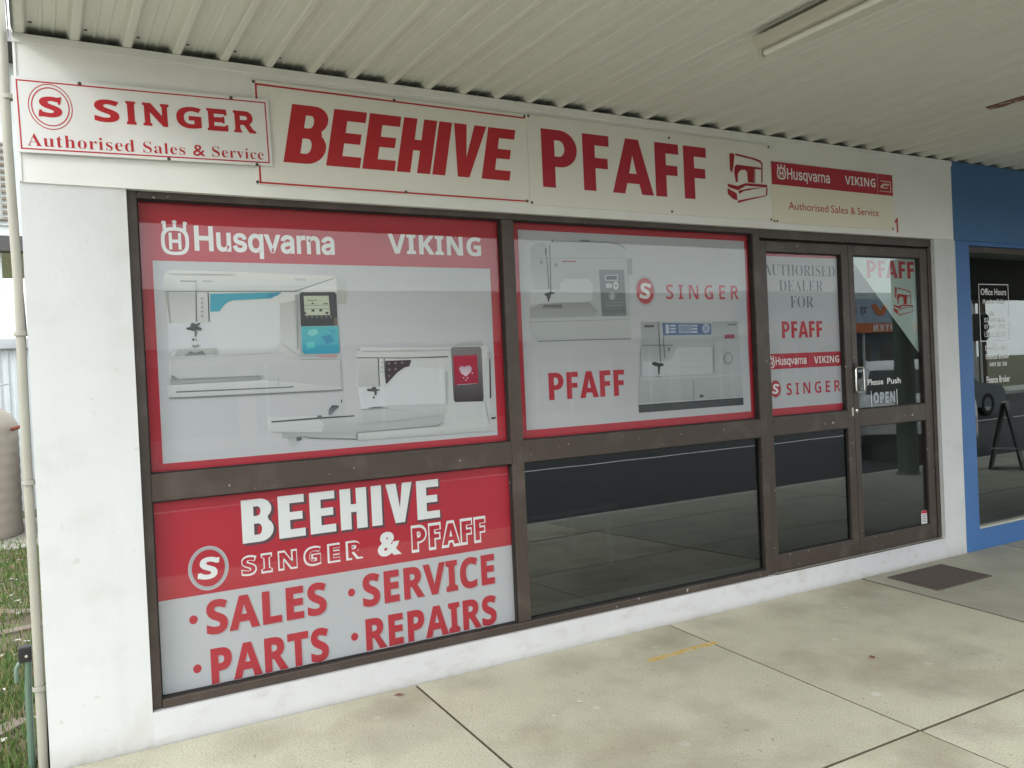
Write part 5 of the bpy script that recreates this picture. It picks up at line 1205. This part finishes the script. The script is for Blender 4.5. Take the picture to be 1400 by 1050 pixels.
def tree(x, y, h, label, seed_):
    random.seed(seed_); t = thing('tree', label, 'tree', (x, y, -.35))
    b = MB(); b.tube([(0, 0, 0), (.1, 0, h*.3), (0, .1, h*.55)], [.28, .2, .12], 10)
    for k in range(7):
        a = k*.9; b.tube([(0, .05, h*(.4+.03*k)), (math.cos(a)*h*.14, math.sin(a)*h*.14, h*(.58+.03*k)), (math.cos(a)*h*.24, math.sin(a)*h*.24, h*.78)], [.1, .06, .02], 6)
    b.build('trunk', M['bark'], t, smooth=True)
    c = MB(); cl = [(random.uniform(-.26, .26)*h, random.uniform(-.26, .26)*h, h*random.uniform(.55, .95), random.uniform(.08, .17)*h) for _ in range(16)]
    for (cx, cy, cz, r) in cl:
        for _ in range(170):
            v = Vector((random.gauss(0, 1), random.gauss(0, 1), random.gauss(0, 1))).normalized()*r*random.uniform(.6, 1)
            p = Vector((cx, cy, cz))+v; u = Vector((random.gauss(0, 1), random.gauss(0, 1), random.gauss(0, 1))).normalized()*.16; w_ = u.orthogonal().normalized()*.09
            c.add([p-u, p+w_, p+u, p-w_], [(0, 1, 2, 3)])
    c.build('crown', M['leaf'], t)
tree(62, -22, 7, 'street tree past the end of the far right shop', 3)
up = thing('utility_pole', 'timber power pole across the road with crossarm and wires', 'power pole', (37, -18.4, -.16))
MB().tube([(0, 0, 0), (0, 0, 9)], [.17, .11], 10).build('pole', M['bark'], up, smooth=True)
box('crossarm', M['bark'], up, -1.2, 1.2, -.06, .06, 8.2, 8.35)
for xx in (-1.0, 0, 1.0): MB().tube([(xx, 0, 8.4), (xx-20, 0, 7.9), (xx-40, 0, 8.4)], .015, 5).build('wire', M['black'], up)
tl = thing('traffic_light', 'pole with dark traffic signal heads across the road', 'traffic light', (24.4, -11.0, -.30))
MB().tube([(0, 0, 0), (0, 0, 4.0)], .06, 10).build('pole', M['galv'], tl)
for zz in (2.2, 3.3):
    hd = box('signal_head', M['black'], tl, -.17, .17, .07, .30, zz, zz+.8, .02)
    for k in range(3): MB().lathe([(0, .0), (.09, .0), (.10, -.08), (.11, -.08), (.10, .012)], (0, 0, 0), 12).build('lens_hood', M['black'], hd, loc=(0, .31, zz+.15+.25*k), rot=(math.pi/2, 0, 0))

# cars
def car(label, loc, rz, paint, kind='wagon'):
    t = thing('parked_car', label, 'car', loc, rz)
    if kind == 'wagon':
        prof = [(0.05, .35), (0, .60), (.05, .92), (.12, 1.02), (.95, 1.10), (1.45, 1.62), (1.75, 1.74), (4.15, 1.76), (4.42, 1.62), (4.52, 1.05), (4.56, .60), (4.5, .36)]
        win = [((1.15, 1.16), (1.52, 1.58), (1.72, 1.64), (2.35, 1.66), (2.35, 1.14)), ((2.45, 1.14), (2.45, 1.66), (3.25, 1.66), (3.3, 1.14)), ((3.4, 1.14), (3.36, 1.66), (4.12, 1.64), (4.32, 1.16))]
    else:
        prof = [(0.05, .30), (0, .52), (.05, .70), (.20, .82), (1.25, .95), (1.85, 1.36), (2.2, 1.43), (3.1, 1.43), (3.6, 1.34), (4.1, 1.02), (4.5, .98), (4.58, .62), (4.52, .32)]
        win = [((1.45, .99), (1.92, 1.32), (2.55, 1.37), (2.55, .99)), ((2.63, .99), (2.63, 1.37), (3.1, 1.37), (3.5, 1.28), (3.85, 1.02))]
    Wd = .90; b = MB(); top = max(p_[1] for p_ in prof)
    n = len(prof); rings = []
    for (s, ins, dz) in ((-1, .10, -.03), (-1, .0, 0), (-.5, .0, .015), (.5, .0, .015), (1, .0, 0), (1, .10, -.03)):
        rg = []
        for (x, z_) in prof:
            tum = .16*max(0, (z_-1.0)/(top-1.0))
            yy = s*(Wd-tum) if abs(s) == 1 else s*Wd
            if ins: yy = s*(Wd+.03-tum*.6) * 1.0
            rg.append((x*(1-.02*(ins > 0))+.04*(ins > 0), yy*(1 if not ins else .985), z_ if not ins else z_*.97+.02))
        rings.append(rg)
    rings = rings[1:5]
    vs = [v for g in rings for v in g]; m_ = len(rings)
    fs = [(i*n+k, (i+1)*n+k, (i+1)*n+(k+1) % n, i*n+(k+1) % n) for i in range(m_-1) for k in range(n)]+[tuple(range(n))[::-1], tuple(range((m_-1)*n, m_*n))]
    b.add(vs, fs).build('body', M[paint], t, bevel=.05, smooth=True)
    for s in (-1, 1):
        for w_ in win:
            pts = [(x, s*(Wd-.16*max(0, (z_-1.0)/(top-1.0))+.006), z_) for x, z_ in w_]
            bb = MB(); k = len(pts); bb.add(pts+[(x, y_-s*.01, z_) for x, y_, z_ in pts], [tuple(range(k)), tuple(range(k, 2*k))[::-1]]+[(i, (i+1) % k, k+(i+1) % k, k+i) for i in range(k)])
            bb.build('side_window', M['fardark'], t)
    # front and rear screens
    def screen(nm, a, c, m=M['fardark']):
        (x0, z0), (x1, z1) = a, c; dx, dz = (z1-z0), -(x1-x0); l_ = math.hypot(dx, dz); dx, dz = -dx/l_*.008, -dz/l_*.008
        if nm == 'rear_screen': dx, dz = -dx, -dz
        sgn = 1
        t0 = .16*max(0, (z0-1.0)/(top-1.0)); t1 = .16*max(0, (z1-1.0)/(top-1.0))
        q = [(x0+dx, -(Wd-.10-t0), z0+dz), (x0+dx, (Wd-.10-t0), z0+dz), (x1+dx, (Wd-.10-t1), z1+dz), (x1+dx, -(Wd-.10-t1), z1+dz)]
        bb = MB(); bb.add(q+[(p_[0]-dx*1.5, p_[1], p_[2]-dz*1.5) for p_ in q], [(0, 1, 2, 3), (7, 6, 5, 4), (0, 4, 5, 1), (1, 5, 6, 2), (2, 6, 7, 3), (3, 7, 4, 0)]); bb.build(nm, m, t)
    if kind == 'wagon': screen('windscreen', (1.02, 1.17), (1.42, 1.59)); screen('rear_screen', (4.50, 1.14), (4.44, 1.54))
    else: screen('windscreen', (1.32, .99), (1.80, 1.33)); screen('rear_screen', (4.02, 1.07), (3.66, 1.30))
    for s in (-1, 1):
        MB().box(-.012, .05, s*.72-.14, s*.72+.14, .62, .80).build('headlight', M['lamp'], t, bevel=.01)
        MB().box(4.50, 4.575, s*.76-.09, s*.76+.09, .66, .90).build('tail_light', M['tail'], t, bevel=.01)
        for xx in (.85, 3.65):
            wh = MB().lathe([(.20, -.11), (.31, -.11), (.335, -.08), (.335, .08), (.31, .11), (.20, .11)], (0, 0, 0), 26).build('wheel', M['tyre'], t, loc=(xx, s*.80, .335), rot=(math.pi/2, 0, 0), smooth=True)
            MB().lathe([(0, -.09), (.20, -.10), (.205, .10), (0, .09)], (0, 0, 0), 20).build('rim', M['rim'], wh)
    MB().box(-.05, .03, -.85, .85, .34, .52).build('bumper', M['black'] if kind == 'wagon' else M[paint], t, bevel=.03)
    return t
car('white wagon angle parked nose in to the kerb, mirrored in the right door', (12.90, -4.95, -.30), -.658, 'carwhite')
car('dark sedan on the road, mirrored in the blue shop window', (25.0, -11.4, -.30), math.pi, 'cardark', 'sedan')
car('white sedan parked across the road', (30.0, -15.9, -.30), math.pi, 'carwhite', 'sedan')

# A-frame board outside the neighbour
af = thing('sandwich_board', 'dark folding sandwich board by the kerb before the blue shop', 'sign', (11.95, -2.9, gz(-2.9)), -.45)
for s in (-1, 1):
    o = MB().box(-.27, .27, -.015, .015, 0, .95).build('board_leaf', M['black'], af, loc=(0, s*.20, 0.012), rot=(s*.20, 0, 0), bevel=.004)
    MB().box(-.23, .23, -s*-.016-.001, -s*-.016+.001, .10, .90).build('chalk_panel', M['fardark'], o)
box('brace', M['galv'], af, -.3, -.28, -.16, .16, .30, .32)
